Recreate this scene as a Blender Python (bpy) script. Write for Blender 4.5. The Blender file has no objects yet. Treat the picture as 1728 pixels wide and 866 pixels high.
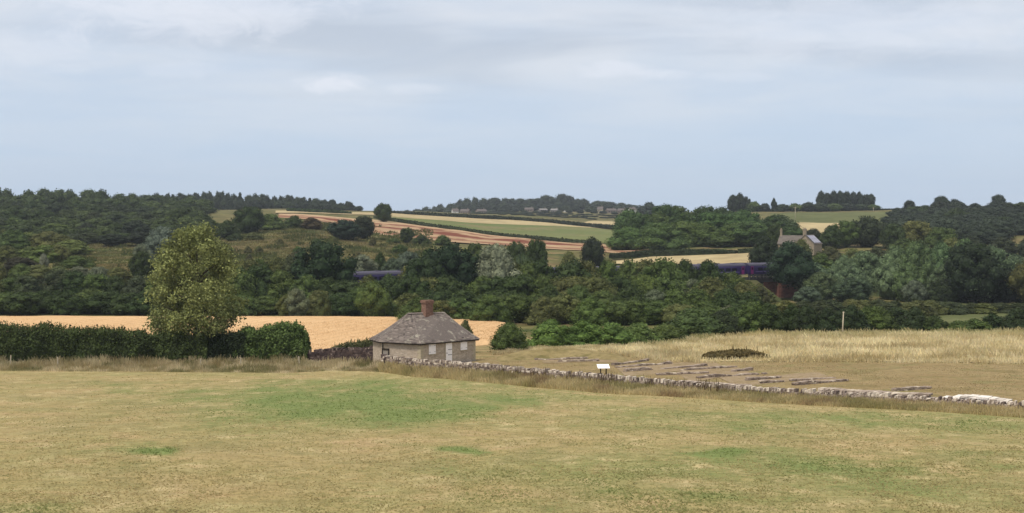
import bpy, math, random
import numpy as np

# ------------------------------------------------------------------ camera, sky, sun, exposure
S = bpy.context.scene
COL = S.collection
FPX = 2086.0            # focal length in photo pixels (photo 1728 x 866)
HZ = 370.0              # photo row of the eye-level horizon
ZC = 20.0               # eye height above the lowest valley datum
R = math.radians

cd = bpy.data.cameras.new('camera')
cam = bpy.data.objects.new('camera', cd)
COL.objects.link(cam)
cam.location = (0, 0, ZC)
cam.rotation_euler = (R(90), 0, 0)
cd.sensor_width = 36
cd.lens = 36 * FPX / 1728
cd.shift_y = -(433 - HZ) / 1728
cd.clip_start = 0.5
cd.clip_end = 20000
S.camera = cam

SUN_V = (-0.44, -0.44, 1.15)
sun_el = math.atan2(SUN_V[2], math.hypot(SUN_V[0], SUN_V[1]))
sun_az = math.atan2(SUN_V[0], SUN_V[1])
sl = bpy.data.lights.new('sun', 'SUN')
sl.energy = 1.5
sl.angle = R(10)
sl.color = (1.0, 0.92, 0.80)
so = bpy.data.objects.new('sun', sl)
COL.objects.link(so)
so.rotation_euler = (R(90) - sun_el, 0, math.pi - sun_az)

S.view_settings.view_transform = 'Standard'
S.view_settings.look = 'None'
S.view_settings.exposure = 1.2
S.view_settings.gamma = 1.0
S.cycles.volume_bounces = 0
S.cycles.max_bounces = 5
S.cycles.diffuse_bounces = 3
S.cycles.transparent_max_bounces = 6


class NT:
    """tiny node helper"""
    def __init__(self, tree):
        self.t = tree
        tree.nodes.clear()

    def n(self, typ, **kw):
        nd = self.t.nodes.new(typ)
        for k, v in kw.items():
            if k.startswith('i_'):
                nd.inputs[k[2:].replace('_', ' ')].default_value = v
            elif k.startswith('x_'):
                nd.inputs[int(k[2:])].default_value = v
            else:
                setattr(nd, k, v)
        return nd

    def l(self, a, b):
        self.t.links.new(a, b)

    def val(self, x, sock):
        if isinstance(x, (int, float)):
            sock.default_value = x
        elif isinstance(x, tuple):
            sock.default_value = x if len(x) == 4 or sock.type == 'VECTOR' else (*x, 1)
        else:
            self.l(x, sock)

    def math(self, op, a, b=0.0, c=None, clamp=False):
        m = self.n('ShaderNodeMath', operation=op, use_clamp=clamp)
        self.val(a, m.inputs[0])
        self.val(b, m.inputs[1])
        if c is not None:
            self.val(c, m.inputs[2])
        return m.outputs[0]

    def mix(self, f, a, b, mode='MIX'):
        m = self.n('ShaderNodeMix', data_type='RGBA', blend_type=mode, clamp_factor=True)
        self.val(f, m.inputs[0])
        self.val(a, m.inputs[6])
        self.val(b, m.inputs[7])
        return m.outputs[2]

    def noise(self, scale, detail=4, rough=.55, vec=None, dist=0.0):
        m = self.n('ShaderNodeTexNoise', i_Scale=scale, i_Detail=detail, i_Roughness=rough, i_Distortion=dist)
        if vec is not None:
            self.l(vec, m.inputs['Vector'])
        return m.outputs['Fac']

    def ss(self, x, lo, hi, a=0.0, b=1.0):
        m = self.n('ShaderNodeMapRange', interpolation_type='SMOOTHSTEP')
        self.val(x, m.inputs[0])
        m.inputs[1].default_value, m.inputs[2].default_value = lo, hi
        m.inputs[3].default_value, m.inputs[4].default_value = a, b
        return m.outputs[0]

    def mapping(self, vec, scale=(1, 1, 1), rot=(0, 0, 0)):
        m = self.n('ShaderNodeMapping')
        m.inputs['Scale'].default_value = scale
        m.inputs['Rotation'].default_value = rot
        self.l(vec, m.inputs['Vector'])
        return m.outputs[0]

    def pos(self):
        return self.n('ShaderNodeNewGeometry').outputs['Position']


def make_world():
    w = bpy.data.worlds.new('World')
    S.world = w
    w.use_nodes = True
    t = NT(w.node_tree)
    out = t.n('ShaderNodeOutputWorld')
    sky = t.n('ShaderNodeTexSky', sky_type='NISHITA', sun_disc=False)
    sky.sun_elevation = sun_el
    sky.sun_rotation = sun_az % (2 * math.pi)
    sky.altitude = 100
    sky.air_density = 1.0
    sky.dust_density = 1.2
    bg1 = t.n('ShaderNodeBackground', i_Strength=0.06)
    t.l(sky.outputs[0], bg1.inputs[0])
    tc = t.n('ShaderNodeTexCoord').outputs['Generated']
    sep = t.n('ShaderNodeSeparateXYZ')
    t.l(tc, sep.inputs[0])
    X, Y, Z = sep.outputs
    zc = t.math('MAXIMUM', Z, 0.0)
    # cloud sheet seen in perspective: coordinates on a flat layer overhead
    den = t.math('ADD', zc, 0.07)
    comb = t.n('ShaderNodeCombineXYZ')
    t.l(t.math('DIVIDE', X, den), comb.inputs[0])
    t.l(t.math('MULTIPLY', t.math('DIVIDE', Y, den), 1.0), comb.inputs[1])
    cv = comb.outputs[0]
    n1 = t.noise(0.9, 5, .5, cv, .6)
    n2 = t.noise(0.28, 3, .5, cv, .3)
    n3 = t.noise(3.2, 6, .6, cv, .4)
    # where the sheet is thick and bright
    hi = t.ss(zc, 0.02, 0.17)
    f = t.math('ADD', t.math('MULTIPLY', n1, .55), t.math('MULTIPLY', n2, .5))
    f = t.math('ADD', f, t.math('MULTIPLY', n3, .12))
    thick = t.ss(f, .42, .74)
    low = (.240, .296, .376)
    mid = (.272, .308, .364)
    brt = (.345, .357, .382)
    gry = (.222, .250, .296)
    base = t.mix(hi, low, mid)
    col = t.mix(t.math('MULTIPLY', thick, t.ss(zc, .03, .15, .12, .95)), base, brt)
    g = t.ss(t.noise(0.5, 4, .5, t.mapping(cv, (1, 1.6, 1), (0, 0, .4)), .5), .47, .66)
    col = t.mix(t.math('MULTIPLY', g, t.ss(zc, .05, .16, .0, .75)), col, gry)
    # puffs of brighter cloud standing in fixed directions
    az = t.math('DIVIDE', X, t.math('MAXIMUM', Y, .05))
    el = t.math('DIVIDE', Z, t.math('MAXIMUM', Y, .05))
    fine = t.noise(26, 6, .68, t.mapping(tc, (1, 1, 2.2)), .6)
    for (px, py, rx, ry, k) in ((556, 140, 62, 17, .75), (700, 150, 60, 10, .35), (1030, 118, 58, 14, .5), (1120, 127, 55, 10, .45), (1240, 130, 60, 9, .2),
                                (300, 118, 80, 14, .22), (320, 0, 260, 80, .55), (1440, 45, 260, 60, .3), (60, 90, 120, 40, .3)):
        dx = t.math('DIVIDE', t.math('SUBTRACT', az, (px - 864) / FPX), rx / FPX)
        dy = t.math('DIVIDE', t.math('SUBTRACT', el, (HZ - py) / FPX), ry / FPX)
        d = t.math('ADD', t.math('MULTIPLY', dx, dx), t.math('MULTIPLY', dy, dy))
        d = t.math('ADD', d, t.math('MULTIPLY', t.math('SUBTRACT', fine, .5), 4.2))
        m = t.math('MULTIPLY', t.ss(d, -.2, 1.5, 1, 0), min(k * 1.05, .85))
        m = t.math('MULTIPLY', m, t.math('GREATER_THAN', Y, 0.0))
        col = t.mix(m, col, (.385, .395, .430))
    col = t.mix(t.ss(zc, .18, .5), col, (.335, .335, .330))
    bg2 = t.n('ShaderNodeBackground', i_Strength=1.0)
    t.l(col, bg2.inputs[0])
    mx = t.n('ShaderNodeMixShader')
    mx.inputs[0].default_value = .88
    t.l(bg1.outputs[0], mx.inputs[1])
    t.l(bg2.outputs[0], mx.inputs[2])
    t.l(mx.outputs[0], out.inputs['Surface'])


make_world()

# ------------------------------------------------------------------ helpers
rng = np.random.default_rng(7)


def lin(r, g, b):
    f = lambda c: (c / 255 / 12.92) if c / 255 <= .04045 else ((c / 255 + .055) / 1.055) ** 2.4
    return (f(r), f(g), f(b))


def vnoise(x, y, seed=0):
    x = np.asarray(x, float)
    y = np.asarray(y, float)
    xi, yi = np.floor(x).astype(np.int64), np.floor(y).astype(np.int64)
    fx, fy = x - xi, y - yi
    fx, fy = fx * fx * (3 - 2 * fx), fy * fy * (3 - 2 * fy)

    def h(a, b):
        n = (a * 374761393 + b * 668265263 + seed * 974634777) & 0x7fffffff
        n = ((n ^ (n >> 13)) * 1274126177) & 0x7fffffff
        return ((n ^ (n >> 16)) & 0xffff) / 65535.0
    a, b, c, d = h(xi, yi), h(xi + 1, yi), h(xi, yi + 1), h(xi + 1, yi + 1)
    return (a * (1 - fx) + b * fx) * (1 - fy) + (c * (1 - fx) + d * fx) * fy


def fbm(x, y, seed=0, octv=4):
    s, a, t = 0, .5, 0
    for k in range(octv):
        s = s + a * vnoise(x * 2 ** k, y * 2 ** k, seed + k)
        t += a
        a *= .5
    return s / t


def mesh_np(name, V, quads=None, tris=None, attrs=None, smooth=False):
    """V (n,3); quads (m,4); tris (k,3); attrs {name: per-face float or (f,4) colours}, faces ordered quads then tris"""
    me = bpy.data.meshes.new(name)
    V = np.asarray(V, np.float32)
    q = np.asarray(quads, np.int32).reshape(-1, 4) if quads is not None and len(quads) else np.zeros((0, 4), np.int32)
    t = np.asarray(tris, np.int32).reshape(-1, 3) if tris is not None and len(tris) else np.zeros((0, 3), np.int32)
    me.vertices.add(len(V))
    me.vertices.foreach_set('co', V.ravel())
    idx = np.concatenate([q.ravel(), t.ravel()])
    me.loops.add(len(idx))
    me.loops.foreach_set('vertex_index', idx)
    nf = len(q) + len(t)
    me.polygons.add(nf)
    st = np.concatenate([np.arange(len(q)) * 4, len(q) * 4 + np.arange(len(t)) * 3]).astype(np.int32)
    me.polygons.foreach_set('loop_start', st)
    me.polygons.foreach_set('use_smooth', np.full(nf, smooth, bool))
    me.update(calc_edges=True)
    for k, v in (attrs or {}).items():
        v = np.asarray(v, np.float32)
        if v.ndim == 1:
            a = me.attributes.new(k, 'FLOAT', 'FACE')
            a.data.foreach_set('value', v)
        else:
            a = me.attributes.new(k, 'FLOAT_COLOR', 'FACE')
            if v.shape[1] == 3:
                v = np.concatenate([v, np.ones((len(v), 1), np.float32)], 1)
            a.data.foreach_set('color', v.ravel())
    return me


def obj(name, me, mats, parent=None):
    o = bpy.data.objects.new(name, me)
    COL.objects.link(o)
    if me is not None and mats is not None:
        for m in (mats if isinstance(mats, (list, tuple)) else [mats]):
            me.materials.append(m)
    if parent is not None:
        o.parent = parent
    return o


def tag(o, label=None, cat=None, group=None, kind=None):
    if label: o['label'] = label
    if cat: o['category'] = cat
    if group: o['group'] = group
    if kind: o['kind'] = kind
    return o


def thing(name, label, cat, loc=(0, 0, 0), rz=0.0, group=None):
    o = bpy.data.objects.new(name, None)
    COL.objects.link(o)
    o.location = loc
    o.rotation_euler = (0, 0, rz)
    o.empty_display_size = .5
    return tag(o, label, cat, group)


class MB:
    """collects shapes and turns them into ONE mesh"""
    def __init__(self):
        self.v, self.f, self.t = [], [], []
        self.n = 0

    def add(self, V, F, tint=.5):
        self.v.append(np.asarray(V, float))
        for f in F:
            self.f.append([i + self.n for i in f])
            self.t.append(tint)
        self.n += len(V)

    def box(self, c, s, rz=0.0, tint=.5, jit=0.0, r=None, taper=1.0):
        sx, sy, sz = s[0] / 2, s[1] / 2, s[2] / 2
        V = np.array([[x * sx * (taper if z > 0 else 1), y * sy * (taper if z > 0 else 1), z * sz] for z in (-1, 1) for y in (-1, 1) for x in (-1, 1)], float)
        if jit:
            V += (r or rng).uniform(-jit, jit, V.shape) * np.array([sx, sy, sz])
        ca, sa = math.cos(rz), math.sin(rz)
        V = np.stack([V[:, 0] * ca - V[:, 1] * sa, V[:, 0] * sa + V[:, 1] * ca, V[:, 2]], 1) + np.array(c)
        self.add(V, [(0, 2, 3, 1), (4, 5, 7, 6), (0, 1, 5, 4), (2, 6, 7, 3), (0, 4, 6, 2), (1, 3, 7, 5)], tint)

    def prism(self, poly, z0, z1, tint=.5):
        n = len(poly)
        V = [(p[0], p[1], z0) for p in poly] + [(p[0], p[1], z1) for p in poly]
        F = [tuple(range(n))[::-1], tuple(range(n, 2 * n))] + [(i, (i + 1) % n, n + (i + 1) % n, n + i) for i in range(n)]
        self.add(V, F, tint)

    def tube(self, pts, rad, seg=8, tint=.5):
        pts = [np.array(p, float) for p in pts]
        V, F = [], []
        for i, p in enumerate(pts):
            d = pts[min(i + 1, len(pts) - 1)] - pts[max(i - 1, 0)]
            d /= np.linalg.norm(d)
            a = np.cross(d, (0.3, .9, .2))
            a /= np.linalg.norm(a)
            b = np.cross(d, a)
            r = rad[i] if isinstance(rad, (list, tuple)) else rad
            for k in range(seg):
                th = 2 * math.pi * k / seg
                V.append(p + r * (math.cos(th) * a + math.sin(th) * b))
        for i in range(len(pts) - 1):
            for k in range(seg):
                F.append((i * seg + k, i * seg + (k + 1) % seg, (i + 1) * seg + (k + 1) % seg, (i + 1) * seg + k))
        F.append(tuple(range(seg))[::-1])
        F.append(tuple((len(pts) - 1) * seg + k for k in range(seg)))
        self.add(V, F, tint)

    def build(self, name, mat, parent=None, smooth=False):
        me = bpy.data.meshes.new(name)
        V = np.concatenate(self.v)
        me.from_pydata(V.tolist(), [], self.f)
        me.update()
        a = me.attributes.new('tint', 'FLOAT', 'FACE')
        a.data.foreach_set('value', np.array(self.t, np.float32))
        if smooth:
            me.polygons.foreach_set('use_smooth', np.ones(len(self.f), bool))
        return obj(name, me, mat, parent)


# ------------------------------------------------------------------ terrain function
def near(Y):
    return 7 + .07 * Y


COLS = [-700, 0, 250, 500, 700, 900, 1050, 1250, 1400, 1728, 2430]
YW = [130, 130, 130, 130, 121, 105, 98, 91, 86, 77, 70]
LEFT = [(160, 17), (220, 18), (262, 17.6), (300, 12.8), (330, 11.9), (420, 9.1), (500, 6), (600, 1), (700, -3), (800, -6), (1000, -6), (1300, 0), (2000, 20)]
FAR = {
    -700: LEFT, 0: LEFT, 250: LEFT,
    500: [(160, 17), (220, 18), (265, 18), (300, 15), (350, 11.7), (450, 6.5), (550, 1.3), (700, -3.4), (900, -7.8), (1100, -6), (1400, 5), (2000, 20)],
    700: [(135, 15.7), (160, 16.8), (220, 18), (265, 18.5), (300, 17), (400, 11.5), (480, 8), (600, 2.9), (750, -.7), (900, -3.9), (1000, -6.7), (1200, -4), (1500, 2), (2000, 10)],
    900: [(135, 15.4), (180, 17), (220, 18), (265, 19), (300, 19), (360, 16), (450, 11.2), (550, 9.2), (650, 6.9), (850, .8), (1000, -1.9), (1400, -10), (1700, -20), (2200, -10)],
    1050: [(135, 15.3), (180, 17), (220, 18), (265, 19.5), (300, 20), (350, 18), (400, 15), (450, 11.9), (520, 11.2), (700, 8.4), (900, 6.5), (1000, 3.8), (1400, -8), (1700, -14), (2200, -5)],
    1250: [(135, 15.1), (178, 16.7), (220, 18), (265, 20), (300, 20.5), (325, 20.5), (345, 16.5), (370, 12.4), (400, 11.5), (440, 10.1), (600, 5.8), (800, -3), (1000, -8.6), (1400, -8), (2000, 5)],
    1400: [(135, 15), (178, 16.7), (220, 18), (300, 20.5), (340, 20), (370, 15), (400, 11), (450, 9.7), (600, 5.8), (680, 2.6), (800, -3.8), (900, -6), (1200, 0), (2000, 10)],
    1728: [(87, 12.9), (124, 14.5), (178, 16.6), (220, 18), (300, 20.5), (340, 20.5), (400, 14), (500, 7.2), (700, -1.7), (900, -10.8), (1200, -8), (2000, 10)],
}
FAR[2430] = FAR[1728]
GY = np.concatenate([np.arange(-80, 300, 2.0), np.arange(300, 1000, 6.0), np.arange(1000, 2600, 25.0), [3200, 4500, 7000]])
GP = np.arange(-700, 2431, 10.0)


def _table():
    T = np.zeros((len(COLS), len(GY)))
    for i, c in enumerate(COLS):
        yw = YW[i]
        k = [(-80, 1.65), (0, 1.65), (30, 9.1), (yw, near(yw))] + [p for p in FAR[c] if p[0] > yw + 3] + [(3200, 30), (7000, 45)]
        T[i] = np.interp(GY, [p[0] for p in k], [p[1] for p in k])
    G = np.stack([np.interp(GP, COLS, T[:, j]) for j in range(len(GY))], 1)
    ker = np.exp(-np.linspace(-2, 2, 13) ** 2)
    ker /= ker.sum()
    P = np.pad(G, ((6, 6), (0, 0)), mode='edge')
    return sum(ker[k] * P[k:k + len(GP)] for k in range(13))


TAB = _table()


def ground(px, Y):
    """height of the land at photo column px and distance Y"""
    px = np.clip(np.asarray(px, float), GP[0], GP[-1] - 1e-6)
    Y = np.clip(np.asarray(Y, float), GY[0], GY[-1] - 1e-6)
    i = ((px - GP[0]) / 10).astype(int)
    i = np.minimum(i, len(GP) - 2)
    fx = (px - GP[i]) / 10
    j = np.clip(np.searchsorted(GY, Y, side='right') - 1, 0, len(GY) - 2)
    fy = (Y - GY[j]) / (GY[j + 1] - GY[j])
    d = (TAB[i, j] * (1 - fx) + TAB[i + 1, j] * fx) * (1 - fy) + (TAB[i, j + 1] * (1 - fx) + TAB[i + 1, j + 1] * fx) * fy
    return ZC - d


def pxof(X, Y):
    return 864 + FPX * X / np.maximum(Y, 25)


def gz(X, Y):
    return ground(pxof(np.asarray(X, float), np.asarray(Y, float)), Y)


def xof(px, Y):
    return (px - 864) / FPX * Y


def zof(py, Y):
    return ZC - (py - HZ) / FPX * Y


def yhit(px, py, y0, y1):
    """distance at which the line of sight through photo point (px,py) meets the land, looked for between y0 and y1"""
    Ys = np.linspace(y0, y1, 900)
    g = ground(np.full_like(Ys, px), Ys) - zof(py, Ys)
    w = np.where(g >= 0)[0]
    return float(Ys[w[0]]) if len(w) else y1


# ------------------------------------------------------------------ materials
def new_mat(name):
    m = bpy.data.materials.new(name)
    m.use_nodes = True
    return m, NT(m.node_tree)


def finish(t, col, rough=.9, spec=.15, bump=None, bs=.3, bd=.05, metal=0.0, sub=None):
    out = t.n('ShaderNodeOutputMaterial')
    b = t.n('ShaderNodeBsdfPrincipled')
    t.val(col, b.inputs['Base Color'])
    t.val(rough, b.inputs['Roughness'])
    b.inputs['Specular IOR Level'].default_value = spec
    b.inputs['Metallic'].default_value = metal
    if bump is not None:
        bp = t.n('ShaderNodeBump', i_Strength=bs, i_Distance=bd)
        t.l(bump, bp.inputs['Height'])
        t.l(bp.outputs[0], b.inputs['Normal'])
    t.l(b.outputs[0], out.inputs['Surface'])
    return b


def attr(t, name, out='Fac'):
    return t.n('ShaderNodeAttribute', attribute_name=name).outputs[out]


def m_plain(name, c, rough=.7, spec=.3, var=.25, scale=3.0, metal=0.0):
    m, t = new_mat(name)
    n = t.noise(scale, 5, .6, t.n('ShaderNodeTexCoord').outputs['Object'])
    col = t.mix(1.0, c, t.mix(n, (1 - var,) * 3, (1 + var,) * 3), 'MULTIPLY')
    finish(t, col, rough, spec, metal=metal)
    return m


def m_leaf(name='leaves', trans=.22):
    m, t = new_mat(name)
    oi = t.n('ShaderNodeObjectInfo')
    tc = t.n('ShaderNodeTexCoord').outputs['Object']
    n = t.noise(.7, 3, .5, t.pos())
    tint = attr(t, 'tint')
    v = t.math('MULTIPLY_ADD', tint, 1.05, .33)
    v = t.math('MULTIPLY', v, t.ss(n, .3, .7, .75, 1.25))
    cv = t.n('ShaderNodeCombineXYZ')
    for k in range(3):
        t.l(v, cv.inputs[k])
    col = t.mix(1.0, oi.outputs['Color'], cv.outputs[0], 'MULTIPLY')
    hs = t.n('ShaderNodeHueSaturation')
    t.l(t.math('MULTIPLY_ADD', t.math('SUBTRACT', tint, .5), -.03, .5), hs.inputs['Hue'])
    hs.inputs['Saturation'].default_value = 1.0
    t.l(col, hs.inputs['Color'])
    col = hs.outputs[0]
    out = t.n('ShaderNodeOutputMaterial')
    b = t.n('ShaderNodeBsdfPrincipled', i_Roughness=.75)
    b.inputs['Specular IOR Level'].default_value = .2
    t.l(col, b.inputs['Base Color'])
    tr = t.n('ShaderNodeBsdfTranslucent')
    t.l(col, tr.inputs['Color'])
    mx = t.n('ShaderNodeMixShader')
    mx.inputs[0].default_value = trans
    t.l(b.outputs[0], mx.inputs[1])
    t.l(tr.outputs[0], mx.inputs[2])
    t.l(mx.outputs[0], out.inputs['Surface'])
    return m


def m_grassblade(name='grass_blades'):
    m, t = new_mat(name)
    col = attr(t, 'col', 'Color')
    out = t.n('ShaderNodeOutputMaterial')
    b = t.n('ShaderNodeBsdfPrincipled', i_Roughness=.8)
    b.inputs['Specular IOR Level'].default_value = .15
    t.l(col, b.inputs['Base Color'])
    tr = t.n('ShaderNodeBsdfTranslucent')
    t.l(col, tr.inputs['Color'])
    mx = t.n('ShaderNodeMixShader')
    mx.inputs[0].default_value = .5
    t.l(b.outputs[0], mx.inputs[1])
    t.l(tr.outputs[0], mx.inputs[2])
    t.l(mx.outputs[0], out.inputs['Surface'])
    return m


def m_pasture():
    m, t = new_mat('pasture_grass')
    p = t.pos()
    green = attr(t, 'green')
    n1 = t.noise(.09, 5, .6, p, .4)
    n2 = t.noise(.55, 5, .65, t.mapping(p, (1, .6, 1)), .3)
    n3 = t.noise(3.2, 4, .7, p)
    n4 = t.noise(1.05, 4, .7, t.mapping(p, (1, .8, 1)), .2)
    tan = t.mix(t.ss(n1, .35, .65), (.325, .258, .132), (.268, .246, .110))
    tan = t.mix(t.ss(n2, .38, .66), tan, (.295, .228, .106))
    tan = t.mix(t.ss(n2, .46, .28), tan, (.43, .35, .19))
    gcol = t.mix(n2, (.115, .160, .048), (.185, .215, .080))
    n5 = t.noise(.5, 6, .65, t.mapping(p, (.16, 1, 1)), .2)
    tan = t.mix(t.ss(n5, .5, .72, 0, .6), tan, (.255, .215, .098))
    tan = t.mix(t.ss(n5, .48, .28, 0, .5), tan, (.385, .302, .162))
    n6 = t.noise(1.7, 6, .78, t.mapping(p, (.8, 1, 1)), .3)
    n7 = t.noise(.22, 5, .7, p, .5)
    tan = t.mix(t.ss(n7, .50, .66, 0, .75), tan, (.215, .190, .086))
    tan = t.mix(t.ss(n7, .47, .34, 0, .6), tan, (.37, .265, .145))
    f = t.math('ADD', green, t.math('MULTIPLY', t.math('SUBTRACT', n2, .5), 1.3))
    f = t.math('ADD', f, t.math('MULTIPLY', t.math('SUBTRACT', n6, .5), 1.2))
    f = t.math('ADD', f, t.math('MULTIPLY', t.math('SUBTRACT', n1, .5), .8))
    col = t.mix(t.ss(f, .0, .95), tan, gcol)
    col = t.mix(t.math('MULTIPLY', t.ss(n4, .58, .80), .15), col, (.17, .145, .062))
    fine = t.math('MULTIPLY', t.ss(n3, .25, .75, .90, 1.10), t.ss(n6, .30, .72, 1.17, .80))
    cv = t.n('ShaderNodeCombineXYZ')
    for k in range(3):
        t.l(fine, cv.inputs[k])
    col = t.mix(1.0, col, cv.outputs[0], 'MULTIPLY')
    finish(t, col, .95, .05, n3, .3, .06)
    return m


def m_field(name, cols, s1=.05, s2=.6, stretch=(1, 1, 1), rot=0.0, rows=None, amp=.2):
    """cols: three or more colours mixed by broad and small noise; rows=(spacing, angle, strength) adds drill lines"""
    m, t = new_mat(name)
    p = t.mapping(t.pos(), stretch, (0, 0, rot))
    n1 = t.noise(s1, 5, .6, p, .5)
    n2 = t.noise(s2, 5, .65, p, .2)
    col = t.mix(t.ss(n1, .36, .64), cols[0], cols[1])
    for k, c in enumerate(cols[2:]):
        nn = t.noise(s1 * (2.3 + k), 4, .6, p, .4)
        col = t.mix(t.ss(nn, .52, .64), col, c)
    v = t.ss(n2, .25, .75, 1 - amp, 1 + amp)
    if rows:
        q = t.mapping(t.pos(), (1, 1, 1), (0, 0, rows[1]))
        sp = t.n('ShaderNodeSeparateXYZ')
        t.l(q, sp.inputs[0])
        wob = t.math('ADD', sp.outputs[0], t.math('MULTIPLY', n1, rows[0] * .6))
        w = t.math('SINE', t.math('MULTIPLY', wob, 2 * math.pi / rows[0]))
        v = t.math('MULTIPLY', v, t.math('MULTIPLY_ADD', w, rows[2], 1.0))
    cv = t.n('ShaderNodeCombineXYZ')
    for k in range(3):
        t.l(v, cv.inputs[k])
    col = t.mix(1.0, col, cv.outputs[0], 'MULTIPLY')
    finish(t, col, .95, .05, n2, .5, .1)
    return m


def m_red(name):
    m, t = new_mat(name)
    p = t.pos()
    a = attr(t, 'across')
    n1 = t.noise(.022, 5, .6, p, .5)
    n2 = t.noise(.12, 5, .65, p)
    w = t.math('ADD', a, t.math('MULTIPLY', t.math('SUBTRACT', n1, .5), .7))
    col = t.mix(t.ss(n1, .38, .62), (.315, .215, .130), (.40, .285, .175))
    col = t.mix(t.math('MULTIPLY', t.ss(n2, .5, .68), .6), col, (.36, .215, .13))
    for (c, wd, k) in ((.46, .12, .95), (.72, .06, .8), (.16, .07, .7)):
        d = t.math('ABSOLUTE', t.math('SUBTRACT', w, c))
        d = t.math('ADD', d, t.math('MULTIPLY', t.math('SUBTRACT', n2, .5), .22))
        col = t.mix(t.math('MULTIPLY', t.ss(d, wd * .4, wd * 1.3, 1, 0), k), col, (.145, .042, .026))
    finish(t, col, .95, .05, n2, .4, .1)
    return m


def m_stone(name, dark, mid, light, sc=1.5, bump=.5, lich=None, tw=1.0):
    """masonry whose stones carry a tint each; lich = (colour, amount) of lichen"""
    m, t = new_mat(name)
    tint = attr(t, 'tint')
    p = t.pos()
    n = t.noise(sc, 6, .65, p)
    n2 = t.noise(sc * 5, 5, .7, p)
    f = t.math('ADD', t.math('MULTIPLY', tint, tw), t.math('MULTIPLY', t.math('SUBTRACT', n, .5), .9))
    col = t.mix(t.ss(f, .1, .55), dark, mid)
    col = t.mix(t.ss(f, .55, .95), col, light)
    if lich:
        col = t.mix(t.math('MULTIPLY', t.ss(t.noise(sc * 1.3, 6, .7, p, .3), .52, .62), lich[1]), col, lich[0])
    v = t.ss(n2, .2, .8, .75, 1.25)
    cv = t.n('ShaderNodeCombineXYZ')
    for k in range(3):
        t.l(v, cv.inputs[k])
    col = t.mix(1.0, col, cv.outputs[0], 'MULTIPLY')
    finish(t, col, .92, .15, n2, bump, .04)
    return m


def m_rubble(name, c1, c2, c3, scale=4.0):
    """coursed rubble wall face: irregular stones with mortar joints"""
    m, t = new_mat(name)
    p = t.n('ShaderNodeTexCoord').outputs['Object']
    q = t.mapping(p, (1, 1, 2.1))
    vo = t.n('ShaderNodeTexVoronoi', i_Scale=scale)
    t.l(q, vo.inputs['Vector'])
    ve = t.n('ShaderNodeTexVoronoi', i_Scale=scale, feature='DISTANCE_TO_EDGE')
    t.l(q, ve.inputs['Vector'])
    sp = t.n('ShaderNodeSeparateColor')
    t.l(vo.outputs['Color'], sp.inputs[0])
    col = t.mix(sp.outputs[0], c1, c2)
    col = t.mix(t.math('MULTIPLY', t.ss(sp.outputs[1], .7, .95), .8), col, c3)
    big = t.noise(.8, 4, .6, p)
    col = t.mix(1.0, col, t.mix(big, (.78, .78, .80), (1.2, 1.18, 1.14)), 'MULTIPLY')
    mort = t.ss(ve.outputs['Distance'], .015, .06)
    col = t.mix(mort, tuple(x * .85 for x in c3), col)
    nb = t.math('ADD', mort, t.math('MULTIPLY', t.noise(22, 4, .6, p), .5))
    finish(t, col, .93, .12, nb, .5, .02)
    return m


def m_tint(name, c1, c2, rough=.8, spec=.2, lich=None):
    m, t = new_mat(name)
    tint = attr(t, 'tint')
    p = t.n('ShaderNodeTexCoord').outputs['Object']
    col = t.mix(tint, c1, c2)
    if lich:
        for (c, sc, lo, hi, k) in lich:
            col = t.mix(t.math('MULTIPLY', t.ss(t.noise(sc, 6, .7, p, .3), lo, hi), k), col, c)
    n2 = t.noise(14, 5, .7, p)
    v = t.mix(n2, (.72,) * 3, (1.28,) * 3)
    col = t.mix(1.0, col, v, 'MULTIPLY')
    finish(t, col, rough, spec, n2, .4, .02)
    return m


M = {}
M['leaf'] = m_leaf()
M['bark'] = m_tint('bark', (.055, .042, .030), (.10, .08, .06))
M['blade'] = m_grassblade()
M['pasture'] = m_pasture()
M['hill'] = m_field('hill_meadow', [(.090, .096, .034), (.140, .122, .052), (.052, .066, .022), (.155, .118, .058)], .035, .16, amp=.45)
M['verge'] = m_field('rough_verge', [(.20, .16, .075), (.25, .20, .10), (.14, .12, .05)], .2, 1.5)
M['lawn'] = m_field('parched_lawn', [(.235, .175, .088), (.268, .205, .106), (.200, .158, .074), (.21, .178, .082)], .12, 1.3, amp=.18)
M['straw'] = m_field('straw_thatch', [(.42, .345, .19), (.50, .42, .25), (.34, .29, .15)], .2, 1.2)
M['wheat'] = m_field('ripe_wheat', [(.54, .355, .190), (.58, .390, .215)], .04, 2.2, rows=(2.4, .25, .05), amp=.12)
M['red'] = m_red('red_stubble')
M['palestub'] = m_field('pale_stubble', [(.335, .270, .150), (.40, .325, .185)], .02, .12, amp=.2)
M['green'] = m_field('green_crop', [(.115, .142, .050), (.145, .158, .062), (.175, .155, .075)], .008, .3, amp=.15)
M['olive'] = m_field('olive_meadow', [(.085, .098, .038), (.115, .125, .052)], .05, .5)
M['track'] = m_field('gravel_floor', [(.250, .188, .112), (.285, .218, .142), (.215, .165, .088)], .35, 3.0)

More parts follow.
